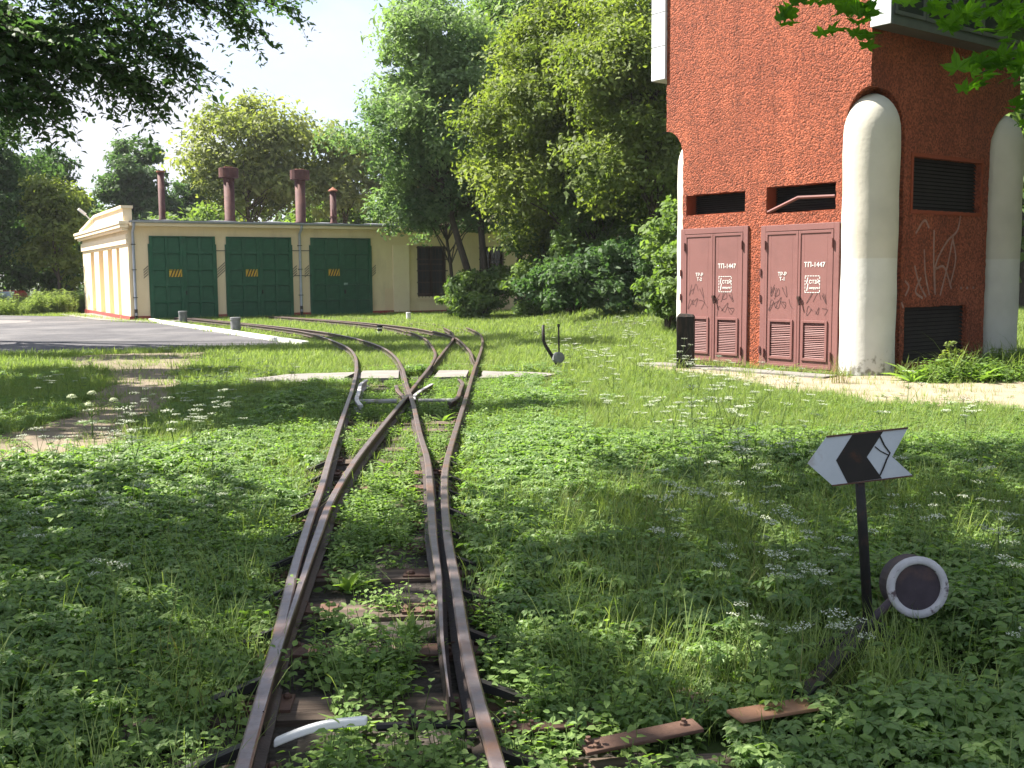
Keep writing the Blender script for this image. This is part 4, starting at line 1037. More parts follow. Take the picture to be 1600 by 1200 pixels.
MB().lathe([(.07, -.05), (.07, .09)], 12).build('peg', M['white'], pk); MB().lathe([(.072, .091), (.072, .16)], 12).build('peg', M['black'], pk); MB().lathe([(.07, .161), (.07, .20)], 12).build('peg', M['white'], pk); MB().lathe([(.085, .201), (.085, .27), (.03, .28)], 12).build('peg_cap', M['black'], pk)
# far left: something small, red and pale, half hidden behind the weeds
car = empty('parked_car', (-28.4, 60.2, -.35), R_(-80), 'small red car with a pale windscreen, half hidden behind the weeds at far left', 'car')
cb = MB(); cb.add([(-1.7, -.75, .3), (1.7, -.75, .3), (1.7, .75, .3), (-1.7, .75, .3), (-1.75, -.75, .85), (1.75, -.72, .8), (1.75, .72, .8), (-1.75, .75, .85), (-1.3, -.6, 1.4), (.5, -.6, 1.42), (.5, .6, 1.42), (-1.3, .6, 1.4)],
    [(3, 2, 1, 0), (0, 1, 5, 4), (1, 2, 6, 5), (2, 3, 7, 6), (3, 0, 4, 7), (8, 9, 10, 11), (4, 5, 9, 8), (6, 7, 11, 10), (7, 4, 8, 11), (5, 6, 10, 9)])
cb.build('body', M['redcar'], car, bevel=.08)
MB().add([(1.62, -.6, .9), (1.62, .6, .9), (.62, .52, 1.38), (.62, -.52, 1.38)], [(0, 1, 2, 3)]).build('windscreen', M['paleglass'], car)
for x in (-1.1, 1.1):
    for y_ in (-.72, .72): MB().tube([(x, y_ - .1, .3), (x, y_ + .1, .3)], .3, 14).build('wheel', M['black'], car)
# pale house glimpsed behind the shed
house = empty('house', (-2.5, 66, 0), R_(8), 'pale rendered house with an orange chimney, glimpsed through the trees behind the shed', 'house')
hw = MB(); hw.box(-2.8, 4.5, 0, 6, -.3, 5.9); hw.build('wall', M['cream2'], house)
hr = MB(); hr.add([(-3.1, -.3, 5.9), (4.8, -.3, 5.9), (4.8, 6.3, 5.9), (-3.1, 6.3, 5.9), (-3.1, 3, 7.4), (4.8, 3, 7.4)], [(0, 1, 5, 4), (2, 3, 4, 5), (0, 4, 3), (1, 2, 5), (3, 2, 1, 0)]); hr.build('roof', M['orangebrick'], house)
MB().box(-.4, .3, -.25, -.003, -.3, 7.6).build('chimney', M['orangebrick'], house)
for x in (-2, 1.4, 3): 
    w_ = MB().box(x, x + 1, -.03, -.003, 3.2, 4.6).build('window', M['white'], house); MB().box(x + .1, x + .9, -.04, -.031, 3.3, 4.5).build('pane', M['glass'], w_)

# ---------------------------------------------------------------- trees
def unit(v): return v / np.maximum(np.linalg.norm(v, axis=-1, keepdims=True), 1e-9)
def leaves(cen, nrm, size, aspect, r, droop=.25, dirs=None):
    """one bent diamond per leaf: centres, normals -> vertices and quads"""
    n = len(cen)
    rnd = r.normal(size=(n, 3))
    if dirs is not None: rnd = dirs + .35 * rnd
    t = unit(rnd - (rnd * nrm).sum(1, keepdims=True) * nrm)
    t = unit(t + np.array([0, 0, -droop]))
    b = np.cross(nrm, t)
    s = size * np.clip(np.exp(r.normal(0, .33, (n, 1))), .45, 1.8)
    v = np.stack([cen - t * s * .5, cen + b * s * aspect * .5 + nrm * s * .10 + t * s * .05, cen + t * s * .5 - nrm * s * .06, cen - b * s * aspect * .5 + nrm * s * .10 + t * s * .05], 1).reshape(-1, 3)
    q = np.arange(n * 4).reshape(n, 4)
    return v, q
def crown_mesh(name, c, rad, nl, n, size, mat, seed, aspect=.5, lobe=.42, flat=.75, fill=.25, low=-.75, clump=.25, droop=.25):
    """lumpy crown: lobes on an ellipsoid, twig clumps on the lobes, leaves in the clumps"""
    r = np.random.default_rng(seed)
    c = np.array(c, float); rad = np.array(rad, float)
    d = unit(r.normal(size=(nl * 3, 3))); d = d[d[:, 2] > low][:nl]
    L = c + d * rad * r.uniform(.45, .78, (len(d), 1))
    L = np.concatenate([L, c[None] + r.normal(size=(max(2, nl // 5), 3)) * rad * .22])
    lr = rad.mean() * lobe * r.uniform(.45, 1.4, len(L))
    k = 16
    cd = unit(r.normal(size=(len(L), k, 3)) + np.array([0, 0, .35]))
    C = L[:, None] + cd * (lr[:, None] * r.uniform(.55, 1.05, (len(L), k)))[..., None] * np.array([1, 1, flat])
    w = (lr ** 2); w = np.repeat(w, k) * r.uniform(.15, 1.8, len(L) * k) ** 1.5; w /= w.sum()
    idx = r.choice(len(L) * k, n, p=w)
    Cc = C.reshape(-1, 3)[idx]; lrr = np.repeat(lr, k)[idx]; Lc = np.repeat(L, k, axis=0)[idx]
    P = Cc + np.clip(r.normal(size=(n, 3)), -1.9, 1.9) * (lrr * clump)[:, None] * np.array([1, 1, .6])
    out = unit(P - Lc)
    nrm = unit(out * .55 + np.array([0, 0, .55]) + r.normal(size=(n, 3)) * .5)
    v, q = leaves(P, nrm, size, aspect, r, droop)
    tint = np.clip(.5 + .16 * r.normal(size=n) + .2 * r.normal(size=len(L) * k)[idx] + .16 * np.repeat(r.normal(size=len(L)), k)[idx], 0, 1)
    return np_mesh(name, v, q, mat, tint), L, lr
def trunk_mesh(name, base, stems, lobes, seed, r0, mat):
    """stems: list of polylines; limbs run from the stems to the lobes"""
    r = random.Random(seed); mb = MB()
    for s in stems:
        n = len(s); p = crom(s, .5)
        mb.tube([tuple(x) for x in p], [r0 * (1 - .75 * i / (len(p) - 1)) + (r0 * .35 if i == 0 else 0) for i in range(len(p))], 9)
    for L in lobes:
        s = r.choice(stems); k = r.uniform(.35, .95); p = crom(s, .5); i = min(len(p) - 1, int(k * len(p)))
        cand = [j for j in range(len(p)) if p[j][2] < L[2] - .2] or [0]
        i = cand[int(len(cand) * r.uniform(.55, .99))] if len(cand) > 1 else cand[0]
        a_ = np.array(p[i]); b_ = np.array(L); mid = (a_ + b_) / 2 + np.array([r.uniform(-.3, .3), r.uniform(-.3, .3), r.uniform(.0, .5)])
        q = crom([a_, mid, b_], .6); rr = r0 * .42 * (1 - .5 * i / len(p))
        mb.tube([tuple(x) for x in q], [rr * (1 - .8 * j / (len(q) - 1)) for j in range(len(q))], 6)
    return mb.mesh(name, mat, True)
def tree(name, label, cat, loc, c, rad, nl, n, size, mat, seed, stems=None, r0=.16, group=None, limbs=True, **kw):
    e = empty(name, (loc[0], loc[1], float(gz(loc[0], loc[1])) - .03), 0, label, cat, group)
    me, L, lr = crown_mesh('crown', c, rad, nl, n, size, M[mat], seed, **kw)
    if stems is None:
        h = c[2] + rad[2] * .35
        stems = [[(0, 0, 0), (c[0] * .2 + .1, c[1] * .2, h * .3), (c[0] * .6 - .1, c[1] * .6, h * .65), (c[0], c[1], h)]]
    put('trunk', trunk_mesh('trunk', loc, stems, L if limbs else [], seed, r0, M['bark']), e)
    put('crown', me, e)
    return e
def copy_tree(src, loc, rz, sc, label, group=None):
    o = src.copy(); COL.objects.link(o); o.location = (loc[0], loc[1], float(gz(*loc)) - .03); o.rotation_euler = (0, 0, rz); o.scale = (sc, sc, sc)
    o['label'] = label
    if group: o['group'] = group
    for ch in list(src.children):
        c_ = ch.copy(); COL.objects.link(c_); c_.parent = o
    return o

# centre: two-stemmed light green tree in front of the shed
tree('ash_tree', 'light green tree on two thin leaning stems in front of the shed', 'tree', (-1.55, 43.2), (-1.4, 0, 7.9), (3.3, 2.6, 5.7), 40, 62000, .185, 'leaf_ash', 11,
     stems=[[(0, 0, 0), (-.1, 0, 1.5), (-.7, 0, 3.6), (-1.6, .3, 7), (-2.2, .2, 11)], [(.45, .2, 0), (.5, .1, 1.6), (.35, .2, 3.6), (.2, 0, 7), (-.2, 0, 11.5)]], r0=.17, lobe=.34, aspect=.42)
tree('ash_tree', 'low hanging leafy tree whose branches dip over the shed gutter', 'tree', (-2.6, 45.0), (.0, -.6, 4.9), (3.3, 1.8, 2.2), 24, 26000, .185, 'leaf_ash', 12, r0=.10, lobe=.36, aspect=.42)
# right of it: yellow-green tall trees
tree('maple_tree', 'tall yellow-green tree with dense crown between the shed and the red tower', 'tree', (2.1, 37.6), (-.3, 0, 7.2), (3.1, 3.0, 6.2), 46, 80000, .155, 'leaf_yellow', 21, r0=.17, lobe=.34)
tree('maple_tree', 'olive green tree crowding against the left side of the red tower', 'tree', (4.4, 33.5), (.0, .3, 6.2), (2.4, 2.4, 5.4), 36, 50000, .155, 'leaf_yellow', 22, r0=.14, lobe=.36)
tree('maple_tree', 'dark green tree standing behind the yellow-green ones', 'tree', (2.6, 46.0), (0, 0, 8.0), (5.0, 3.4, 7.4), 34, 26000, .26, 'leaf_mid', 23, r0=.22, lobe=.34)
tree('maple_tree', 'shady dark tree in the gap left of the tower', 'tree', (6.8, 41.0), (0, 0, 6.0), (3.4, 3, 6.0), 28, 16000, .26, 'leaf_mid', 24, r0=.2)
tree('young_tree', 'thin dark-leaved young tree with grey stem under the tall trees', 'tree', (1.25, 40.3), (.1, 0, 3.0), (1.9, 1.3, 1.6), 14, 9000, .18, 'leaf_dark', 25, r0=.08, lobe=.4)
tree('ash_tree', 'light green tree filling the gap between the two-stemmed tree and the yellow-green one', 'tree', (.3, 46.0), (-.2, 0, 9.4), (3.1, 2.4, 6.8), 36, 42000, .20, 'leaf_ash', 26, r0=.16, lobe=.34, aspect=.42)
tree('lime_tree', 'broad leafy tree added out of frame right of the tower to block sky light', 'tree', (14.2, 16.5), (0, 0, 6.4), (4.4, 4.2, 6.4), 30, 16000, .32, 'leaf_mid', 27, r0=.25, low=-.95)  # added out of view; its low crown blocks sky light from the tower side
tree('lime_tree', 'leafy tree added unseen beyond the sandy path to darken the tower side', 'tree', (12.2, 9.6), (0, 0, 5.6), (4.2, 4.0, 5.6), 30, 18000, .32, 'leaf_mid', 28, r0=.25, low=-.95)  # another unseen tree, added to shade the tower's side wall
tree('young_tree', 'mid green young tree with low crown beneath the yellow-green tree', 'tree', (2.9, 36.0), (0, 0, 3.0), (2.0, 1.5, 2.3), 18, 15000, .16, 'leaf_mid', 29, r0=.09, lobe=.38, low=-.9)
# bushes
def shrub(name, label, loc, rad, n, size, mat, seed, group=None, nl=14, **kw):
    e = empty(name, (loc[0], loc[1], float(gz(*loc)) - .03), 0, label, 'shrub', group)
    me, L, lr = crown_mesh('foliage', (0, 0, rad[2] * .85), rad, nl, n, size, M[mat], seed, low=-.9, **kw)
    mb = MB(); r = random.Random(seed)
    for l_ in L[:8]: mb.tube([(r.uniform(-.1, .1), r.uniform(-.1, .1), 0), (l_[0] * .5, l_[1] * .5, l_[2] * .6), tuple(l_)], [.03, .02, .008], 5)
    mb.build('stems', M['bark'], e); put('foliage', me, e)
    return e
shrub('shrub', 'bright sunlit rounded bush in front of the two-stemmed tree', (-1.0, 41.0), (1.75, 1.2, 1.15), 11000, .17, 'leaf_mid', 31)
shrub('shrub', 'dark shaded bush right of the bright bush, below the young tree', (1.0, 39.0), (1.3, 1.0, 1.2), 9000, .15, 'leaf_mid', 32)
shrub('shrub', 'tall sunlit bush nearest the left edge of the red tower', (3.9, 27.0), (1.05, 1.0, 1.3), 11000, .13, 'leaf_mid', 33)
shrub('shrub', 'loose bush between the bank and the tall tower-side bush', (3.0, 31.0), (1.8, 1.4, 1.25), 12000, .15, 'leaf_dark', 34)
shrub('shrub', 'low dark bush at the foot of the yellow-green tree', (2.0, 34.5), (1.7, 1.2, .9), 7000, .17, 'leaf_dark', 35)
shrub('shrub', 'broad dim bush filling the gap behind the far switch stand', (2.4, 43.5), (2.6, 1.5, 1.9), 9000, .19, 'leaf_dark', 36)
shrub('shrub', 'upright bush in shade directly behind the tower corner', (5.6, 30.0), (1.6, 1.4, 2.2), 9000, .17, 'leaf_mid', 37)
# behind the shed
tree('birch_tree', 'airy pale green tree rising behind the shed between the two drum-capped pipes', 'tree', (-16.8, 68), (.5, 0, 9.2), (4.6, 3.6, 4.9), 34, 20000, .30, 'leaf_pale', 41, r0=.2, lobe=.27, clump=.36)
tree('birch_tree', 'pale green tree behind the shed, right of the second drum-capped pipe', 'tree', (-10.8, 70), (0, 0, 8.3), (3.4, 3.2, 4.6), 26, 14000, .30, 'leaf_pale', 42, r0=.2, lobe=.28, clump=.36)
tree('oak_tree', 'dark rounded tree on the skyline left of the thin stove pipe', 'tree', (-28.4, 82), (0, 0, 8.0), (2.9, 3, 5.0), 20, 12000, .36, 'leaf_dark', 43, r0=.25, lobe=.34)
tree('oak_tree', 'lower dark tree on the skyline behind the thin stove pipe', 'tree', (-24.6, 84), (0, 0, 6.0), (4.6, 3, 4.0), 22, 12000, .38, 'leaf_dark', 44, r0=.22)
far_src = tree('lime_tree', 'mid green tree low behind the shed roof at its left half', 'tree', (-21.0, 74), (0, 0, 3.6), (5.2, 3, 3.4), 22, 11000, .36, 'leaf_mid', 45, r0=.25)
for (x, y_, rz, sc, lb) in ((-12.6, 78, 1.1, 1.25, 'mid green tree low behind the shed roof, below the pale tree'), (-3.5, 76, 2.2, 1.7, 'mid green tree far behind the central ash'), (6, 72, .4, 2.2, 'large far tree hidden behind the red tower side'),
                       (-33, 80, 2.9, 1.3, 'mid green tree behind the shed gable at the road end'), (16, 64, .2, 2.2, 'far tree beyond the right side of the tower'), (24, 50, 1.9, 1.9, 'far tree right of the tower outside the yard'), (19.5, 27, 1.2, 1.8, 'unseen tree added right of the tower to keep sky light off its side wall'), (-48, 88, 4.0, 2.2, 'far tree at the left end of the road')):  # the out-of-frame copy by the tower is added to screen off sky light
    copy_tree(far_src, (x, y_), rz, sc, lb)
# left side mass
tree('spruce_tree', 'tall dark tree on the left, its top reaching the sky beside the hanging branches', 'tree', (-29.4, 67.5), (0, 0, 6.8), (3.2, 3.0, 5.3), 26, 18000, .30, 'leaf_dark', 51, r0=.28, lobe=.32)
tree('lime_tree', 'deep green tree at the far left edge beside the road', 'tree', (-28.4, 58), (-.6, 0, 6.2), (4.0, 3.4, 5.8), 28, 22000, .26, 'leaf_dark', 52, r0=.25, lobe=.34, low=-.95)
tree('hazel_tree', 'yellowish sunlit tree between the dark left trees and the shed', 'tree', (-24.4, 57.4), (0, 0, 4.4), (1.9, 1.8, 3.9), 20, 11000, .23, 'leaf_yellow', 53, r0=.12, lobe=.36, low=-.95)
tree('lime_tree', 'dark tree filling in behind the far left road end', 'tree', (-36, 63), (0, 0, 6), (5.0, 4, 6), 30, 16000, .34, 'leaf_dark', 54, r0=.3, low=-.95)
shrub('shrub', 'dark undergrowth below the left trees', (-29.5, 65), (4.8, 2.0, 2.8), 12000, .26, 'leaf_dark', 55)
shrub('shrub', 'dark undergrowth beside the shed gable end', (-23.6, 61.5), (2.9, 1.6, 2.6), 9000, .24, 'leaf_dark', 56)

# big near tree on the left: trunk out of the frame, branches hang into the picture, crown shades the foreground
near = empty('walnut_tree', (-11.0, 9.0, 0), 0, 'big near tree whose dark branches hang in at the top left corner', 'tree')
NL = np.array([-11.0, 9.0, 0.0])
r = np.random.default_rng(61)
cot = math.cos(SUN_EL) / math.sin(SUN_EL)
SH2 = np.array([sh.x, sh.y])
def over(x, y, h):                                        # crown point whose shade falls on ground point (x, y)
    p = np.array([x, y]) + SH2 * cot * h
    return np.array([p[0], p[1], h])
def shade_mass(blobs, n, size, r_):
    """leaf clumps of a crown; blobs = (ground x, ground y, radius x, radius y, height)"""
    P = []
    tot = sum(b[2] * b[3] for b in blobs)
    for (x, y_, rx, ry, h) in blobs:
        k = int(n * rx * ry / tot)
        a_ = r_.uniform(0, 2 * math.pi, k); q = np.sqrt(r_.uniform(0, 1, k))
        hh = h + r_.normal(size=k) * .55
        gx_ = x + rx * q * np.cos(a_); gy_ = y_ + ry * q * np.sin(a_)
        # twig clumping
        gx_ = gx_ + .12 * r_.normal(size=k); gy_ = gy_ + .12 * r_.normal(size=k)
        P.append(np.stack([gx_ + SH2[0] * cot * h, gy_ + SH2[1] * cot * h, hh], 1))
    return np.concatenate(P)
BLOBS = [(-3.2, 3.4, 2.6, 2.6, 8.5), (0.2, 3.4, 2.8, 2.8, 9.2), (3.4, 3.6, 2.8, 2.8, 10.0), (-4.6, 6.0, 2.4, 1.8, 8.0), (-1.7, 6.3, 1.5, 1.2, 8.8), (1.6, 6.3, 1.9, 1.5, 9.6), (4.3, 7.4, 2.3, 2.0, 10.4), (6.2, 8.0, 1.9, 1.7, 10.2),
         (-4.2, 7.7, 1.6, .7, 7.8), (2.6, 8.2, 1.5, 1.0, 9.6), (6.5, 4.5, 2.4, 3, 10.6), (2.7, 3.1, 1.6, 1.3, 9.8), (1.9, 4.6, 1.4, 1.0, 9.6), (3.6, 5.2, 1.5, 1.2, 10), (-7, 5, 2.4, 2.6, 8.2), (0, .5, 5, 2, 9.4)]
P = shade_mass(BLOBS, 14000, .24, r)
keep = np.ones(len(P), bool)
# a few real gaps in the crown let sun flecks through
for (x, y_, rr, h) in ((-3.0, 5.0, .55, 8.3), (-.55, 5.1, .5, 9), (.45, 6.3, .35, 9.3), (-3.9, 5.9, .4, 8), (-1.05, 7.2, .4, 8.8), (.8, 4.2, .3, 9.2), (2.9, 6.1, .3, 9.8), (-2.2, 3.9, .3, 8.6)):
    g_ = P[:, :2] - SH2 * cot * P[:, 2:3]
    keep &= np.hypot((g_[:, 0] - x), (g_[:, 1] - y_) * 1.2) > rr * (.8 + .4 * r.random(len(P)))
P = P[keep]
nrm = unit(np.array([0, 0, .8]) + r.normal(size=P.shape) * .5)
v1, q1 = leaves(P - NL, nrm, .27, .6, r)
crn = put('crown', np_mesh('crown', v1, q1, M['leaf_mid'], np.clip(.5 + .25 * r.normal(size=len(P)), 0, 1)), near)
mb = MB()
tp = crom([(0, 0, -.1), (.1, -.1, 2.2), (.4, -.2, 4.6), (1.2, -.4, 7.0), (2.4, -.8, 9.6)], .4)
mb.tube([tuple(p) for p in tp], [.36 - .25 * i / len(tp) for i in range(len(tp))], 12)
rr_ = random.Random(3)
for (x, y_, rx, ry, h) in BLOBS:
    e_ = over(x, y_, h) - NL; i = rr_.randint(len(tp) // 2, len(tp) - 1); s_ = tp[i]
    q = crom([s_, (s_ + e_) / 2 + np.array([0, 0, .5]), e_], .6); mb.tube([tuple(p) for p in q], [.10 * (1 - .8 * j / (len(q) - 1)) for j in range(len(q))], 6)
put('trunk', mb.mesh('trunk', M['bark'], True), near)
# hanging sprays: branch -> twigs -> paired leaflets
def spray(parent, origin, branches, seed, leaf=.075, mat='leaf_dark', twig_n=9, twig_len=.55, pairs=8, aspect=.42, name='hanging_branch'):
    r = np.random.default_rng(seed); wood = MB(); cen = []; dr = []
    for b in branches:
        p = crom(b, .12)
        wood.tube([tuple(x - origin) for x in p[::2]], [max(.004, .028 * (1 - i / len(p[::2]))) for i in range(len(p[::2]))], 5)
        n = int(twig_n * len(p) * .12 / .45)
        for k in range(n):
            i = int(r.uniform(.12, 1) * (len(p) - 1)); t = unit(p[min(i + 1, len(p) - 1)] - p[max(i - 1, 0)])
            d = unit(t * .8 + r.normal(size=3) * .75 + np.array([0, 0, -.15])); L_ = twig_len * r.uniform(.5, 1.3)
            e_ = p[i] + d * L_ + np.array([0, 0, -.18 * L_])
            tw = [p[i], (p[i] + e_) / 2 + np.array([0, 0, .05]), e_]
            if k % 2 == 0: wood.tube([tuple(x - origin) for x in tw], [.006, .004, .002], 3, False)
            for s in range(pairs):
                f = (s + 1) / pairs; c_ = p[i] * (1 - f) ** 2 + 2 * f * (1 - f) * tw[1] + f * f * e_
                sd = unit(np.cross(d, np.array([0, 0, 1.0])) + r.normal(size=3) * .3)
                for sg in (-1, 1): cen.append(c_ + sd * sg * leaf * .55); dr.append(sd * sg + d * .5)
    cen = np.array(cen); dr = np.array(dr)
    nr = unit(np.array([0, 0, .8]) + r.normal(size=cen.shape) * .5)
    v, q = leaves(cen - origin, nr, leaf, aspect, r, .2, dr)
    wo = put(name, wood.mesh(name, M['bark']), parent)
    put('foliage', np_mesh('foliage', v, q, M[mat], np.clip(.4 + .25 * r.normal(size=len(cen)), 0, 1)), wo)
    return wo
def bpath(pts): return [np.array(at_px(x, y, Y)) for x, y, Y in pts]
HB = [[(-160, -60, 12.5), (0, 20, 13), (110, 70, 13.2), (180, 120, 13.4), (235, 160, 13.5)],
      [(-160, 60, 12.0), (-40, 90, 12.4), (50, 120, 12.8), (110, 175, 13)],
      [(-160, -20, 12.8), (20, 40, 13.2), (160, 40, 13.6), (270, 90, 13.8), (310, 110, 13.9)],
      [(-100, -120, 13), (60, -40, 13.4), (220, -10, 13.8), (320, 10, 14.0), (400, 50, 14.2)],
      [(100, -120, 13.8), (260, -60, 14), (360, -10, 14.2), (470, 15, 14.5)],
      [(-160, 120, 12.0), (-60, 150, 12.2), (10, 150, 12.5), (60, 180, 12.7)],
      [(-100, 20, 12.4), (20, 90, 12.8), (150, 100, 13.2), (235, 130, 13.4)],
      [(-120, 150, 12), (-20, 160, 12.2), (45, 170, 12.4)],
      [(-60, -80, 13), (80, -20, 13.2), (190, 20, 13.4), (290, 70, 13.6)],
      [(-140, -10, 12.2), (-30, 30, 12.5), (60, 60, 12.8), (150, 90, 13)]]
for i, b in enumerate(HB):
    spray(near, NL, [bpath(b)], 70 + i, leaf=.095, twig_n=(27 if i in (0, 1, 2, 5, 6, 7, 9) else 18), twig_len=.50, pairs=7)

# trees outside the frame to the left whose crowns shade the yard
def side_tree(name, loc, blobs, n, seed, label, mat='leaf_mid'):
    r = np.random.default_rng(seed); e = empty(name, (loc[0], loc[1], 0), 0, label, 'tree'); o0 = np.array([loc[0], loc[1], 0.0])
    P = shade_mass(blobs, n, .3, r); nr = unit(np.array([0, 0, .8]) + r.normal(size=P.shape) * .5)
    v, q = leaves(P - o0, nr, .30, .6, r)
    top = np.mean([over(*b[:2], b[4]) for b in blobs], axis=0) - o0
    tp = crom([(0, 0, -.1), (top[0] * .1, top[1] * .1, 3), (top[0] * .4, top[1] * .4, 6), top + np.array([0, 0, .5])], .5)
    mb = MB(); mb.tube([tuple(p) for p in tp], [.3 - .22 * i / len(tp) for i in range(len(tp))], 10)
    for b in blobs:
        e_ = over(b[0], b[1], b[4]) - o0; s_ = tp[len(tp) // 2]; q2 = crom([s_, (s_ + e_) / 2 + np.array([0, 0, .5]), e_], .7)
        mb.tube([tuple(p) for p in q2], [.09 * (1 - .8 * j / (len(q2) - 1)) for j in range(len(q2))], 6)
    put('trunk', mb.mesh('trunk', M['bark'], True), e); put('crown', np_mesh('crown', v, q, M[mat], np.clip(.5 + .25 * r.normal(size=len(P)), 0, 1)), e)
side_tree('walnut_tree', (-14.5, 17.0), [(-5.6, 14.6, 2.2, 1.2, 8), (-3.6, 14.5, 1.6, 1.5, 8.5), (-7.5, 15, 2, 2.2, 8), (-4.2, 12.6, 1.4, .7, 8.6), (-9, 13.5, 2, 2, 8.2), (-2.4, 13.2, .8, .8, 8.6), (-6.8, 18.2, 2.0, .9, 9), (-5.2, 11.4, .9, .5, 8.4)], 8000, 81, 'leafy tree out of frame on the left shading the trodden dirt track')
side_tree('walnut_tree', (-19.5, 31.0), [(-9.5, 24.8, 3.0, 1.3, 11.5), (-5.2, 24.4, 2.2, 1.2, 12), (-2.2, 23.8, 1.6, 1.2, 12.4), (-13, 25.8, 2.6, 1.3, 11.5), (-3.6, 27.5, 1.8, 1.6, 12.4), (-1.2, 27.6, 1.4, 1.6, 12.8), (-17, 27, 2.6, 1.6, 11.5), (-9, 22.2, 2.5, .7, 11.5), (1.2, 25, 1.0, 1.2, 12.8)], 9000, 82, 'tree out of frame on the left shading the road')

# maple at the near right: big lobed leaves hang in at the top right corner
mapl = empty('maple_tree', (6.2, 3.8, 0), 0, 'near maple whose big bright lobed leaves hang in at the top right corner', 'tree')
MLc = np.array([6.2, 3.8, 0.0])
def maple_leaf(seed):
    r = random.Random(seed); tips = [(-.95, .1, .62), (-.55, .62, .9), (0, 1, 1.05), (.55, .62, .9), (.95, .1, .62)]
    ol = [(0, -.02)]
    angs = [200, 168, 143, 112, 90, 68, 37, 12, -20]; rads = [.38, .30, .30, .0, .0, 0, 0, 0, 0]
    pts = []
    for k, (an, L_) in enumerate(((205, .50), (150, .86), (90, 1.0), (30, .86), (-25, .50))):
        for da, f in ((17, .60), (9, .74), (6, .70), (0, 1.0), (-6, .70), (-9, .74), (-17, .60)):
            a_ = R_(an + da); pts.append((math.cos(a_) * L_ * f, math.sin(a_) * L_ * f))
        if k < 4:
            a_ = R_(an - 29); pts.append((math.cos(a_) * .40, math.sin(a_) * .40))
    vs = [(0, 0, 0)] + [(x * .075, y_ * .075, -.028 * (x * x + y_ * y_) + .012 * abs(x) * r.uniform(.5, 1.5)) for x, y_ in pts]
    fs = [(0, i + 1, i) for i in range(1, len(vs) - 1)]
    me = bpy.data.meshes.new('leaf'); me.from_pydata(vs, [], fs); me.materials.append(M['leaf_maple'])
    a_ = me.attributes.new('tint', 'FLOAT', 'FACE'); a_.data.foreach_set('value', [r.uniform(.3, .8)] * len(fs)); me.update()
    return me
mls = [maple_leaf(s) for s in range(5)]
rm = random.Random(12)
mb = MB(); tp = crom([(0, 0, -.1), (-.1, .1, 2.2), (-.4, .3, 4.4), (-.3, .5, 7)], .4); mb.tube([tuple(p) for p in tp], [.24 - .15 * i / len(tp) for i in range(len(tp))], 10)
put('trunk', mb.mesh('trunk', M['bark'], True), mapl)
cm_, L_, lr_ = crown_mesh('crown', (1.2, .2, 8.2), (3.6, 3.4, 3.0), 20, 9000, .22, M['leaf_maple'], 91, aspect=.8)
put('crown', cm_, mapl)
def mbranch(pts, clusters):
    p = [np.array(at_px(*q)) for q in pts]; pp = crom(p, .1)
    mb = MB(); mb.tube([tuple(x - MLc) for x in pp], [max(.0025, .012 * (1 - i / len(pp))) for i in range(len(pp))], 5)
    br = mb.build('branch', M['bark'], mapl)
    for (x, y_, Y, sx, sy, n) in clusters:
        for _ in range(n):
            c_ = np.array(at_px(x + rm.gauss(0, sx), y_ + rm.gauss(0, sy), Y + rm.gauss(0, .12))) - MLc
            o = put('leaf', rm.choice(mls), br, tuple(c_), (rm.gauss(.9, .45), rm.gauss(0, .35), rm.uniform(2.2, 4.0)), (1,) * 3)
            s_ = rm.uniform(.75, 1.25); o.scale = (s_, s_, s_)
mbranch([(1700, -160, 4.6), (1480, -100, 4.7), (1330, -40, 4.8), (1250, -10, 4.9), (1232, 20, 4.9)], [(1233, 22, 4.9, 8, 14, 6), (1262, 2, 4.9, 18, 6, 6), (1345, 45, 4.8, 16, 16, 11), (1310, 12, 4.8, 18, 14, 9), (1300, 55, 4.85, 8, 6, 3), (1400, -12, 4.7, 40, 10, 8)])
mbranch([(1760, -120, 4.2), (1640, -60, 4.3), (1560, -10, 4.4), (1500, 15, 4.5)], [(1470, 10, 4.5, 25, 14, 9), (1540, 20, 4.4, 30, 22, 16), (1585, 40, 4.3, 14, 26, 9), (1500, 38, 4.5, 18, 8, 5)])
mbranch([(1780, 0, 4.2), (1680, 50, 4.3), (1600, 85, 4.4), (1530, 115, 4.5)], [(1565, 95, 4.4, 26, 12, 14), (1525, 108, 4.5, 10, 8, 5), (1530, 135, 4.5, 12, 6, 4), (1590, 120, 4.3, 10, 14, 6)])
mbranch([(1760, 90, 4.2), (1680, 130, 4.3), (1605, 165, 4.4)], [(1594, 172, 4.4, 8, 10, 4), (1598, 195, 4.4, 4, 5, 2)])

# ---------------------------------------------------------------- ground cover
def poly_mask(x, y, poly):
    c = np.zeros(len(x), bool); n = len(poly)
    for i in range(n):
        x1, y1 = poly[i]; x2, y2 = poly[(i + 1) % n]
        k = ((y1 > y) != (y2 > y)); xi = (x2 - x1) * (y - y1) / (y2 - y1 if y2 != y1 else 1e-9) + x1
        c ^= k & (x < xi)
    return c
def near_rail(x, y):
    out = np.full(len(x), 9.0)
    R2 = RAIL_PTS
    for s in range(0, len(x), 4000):
        xx = x[s:s + 4000, None]; yy = y[s:s + 4000, None]
        out[s:s + 4000] = np.sqrt(((xx - R2[None, :, 0]) ** 2 + (yy - R2[None, :, 1]) ** 2).min(1))
    return out
def noise2(x, y, s, seed):
    r = np.random.default_rng(seed); v = 0
    for k in range(5):
        a_ = r.uniform(0, 2 * math.pi); f = s * r.uniform(.6, 1.7); ph = r.uniform(0, 6.28); v = v + np.sin((x * math.cos(a_) + y * math.sin(a_)) * f + ph)
    return v / 5 * 1.4
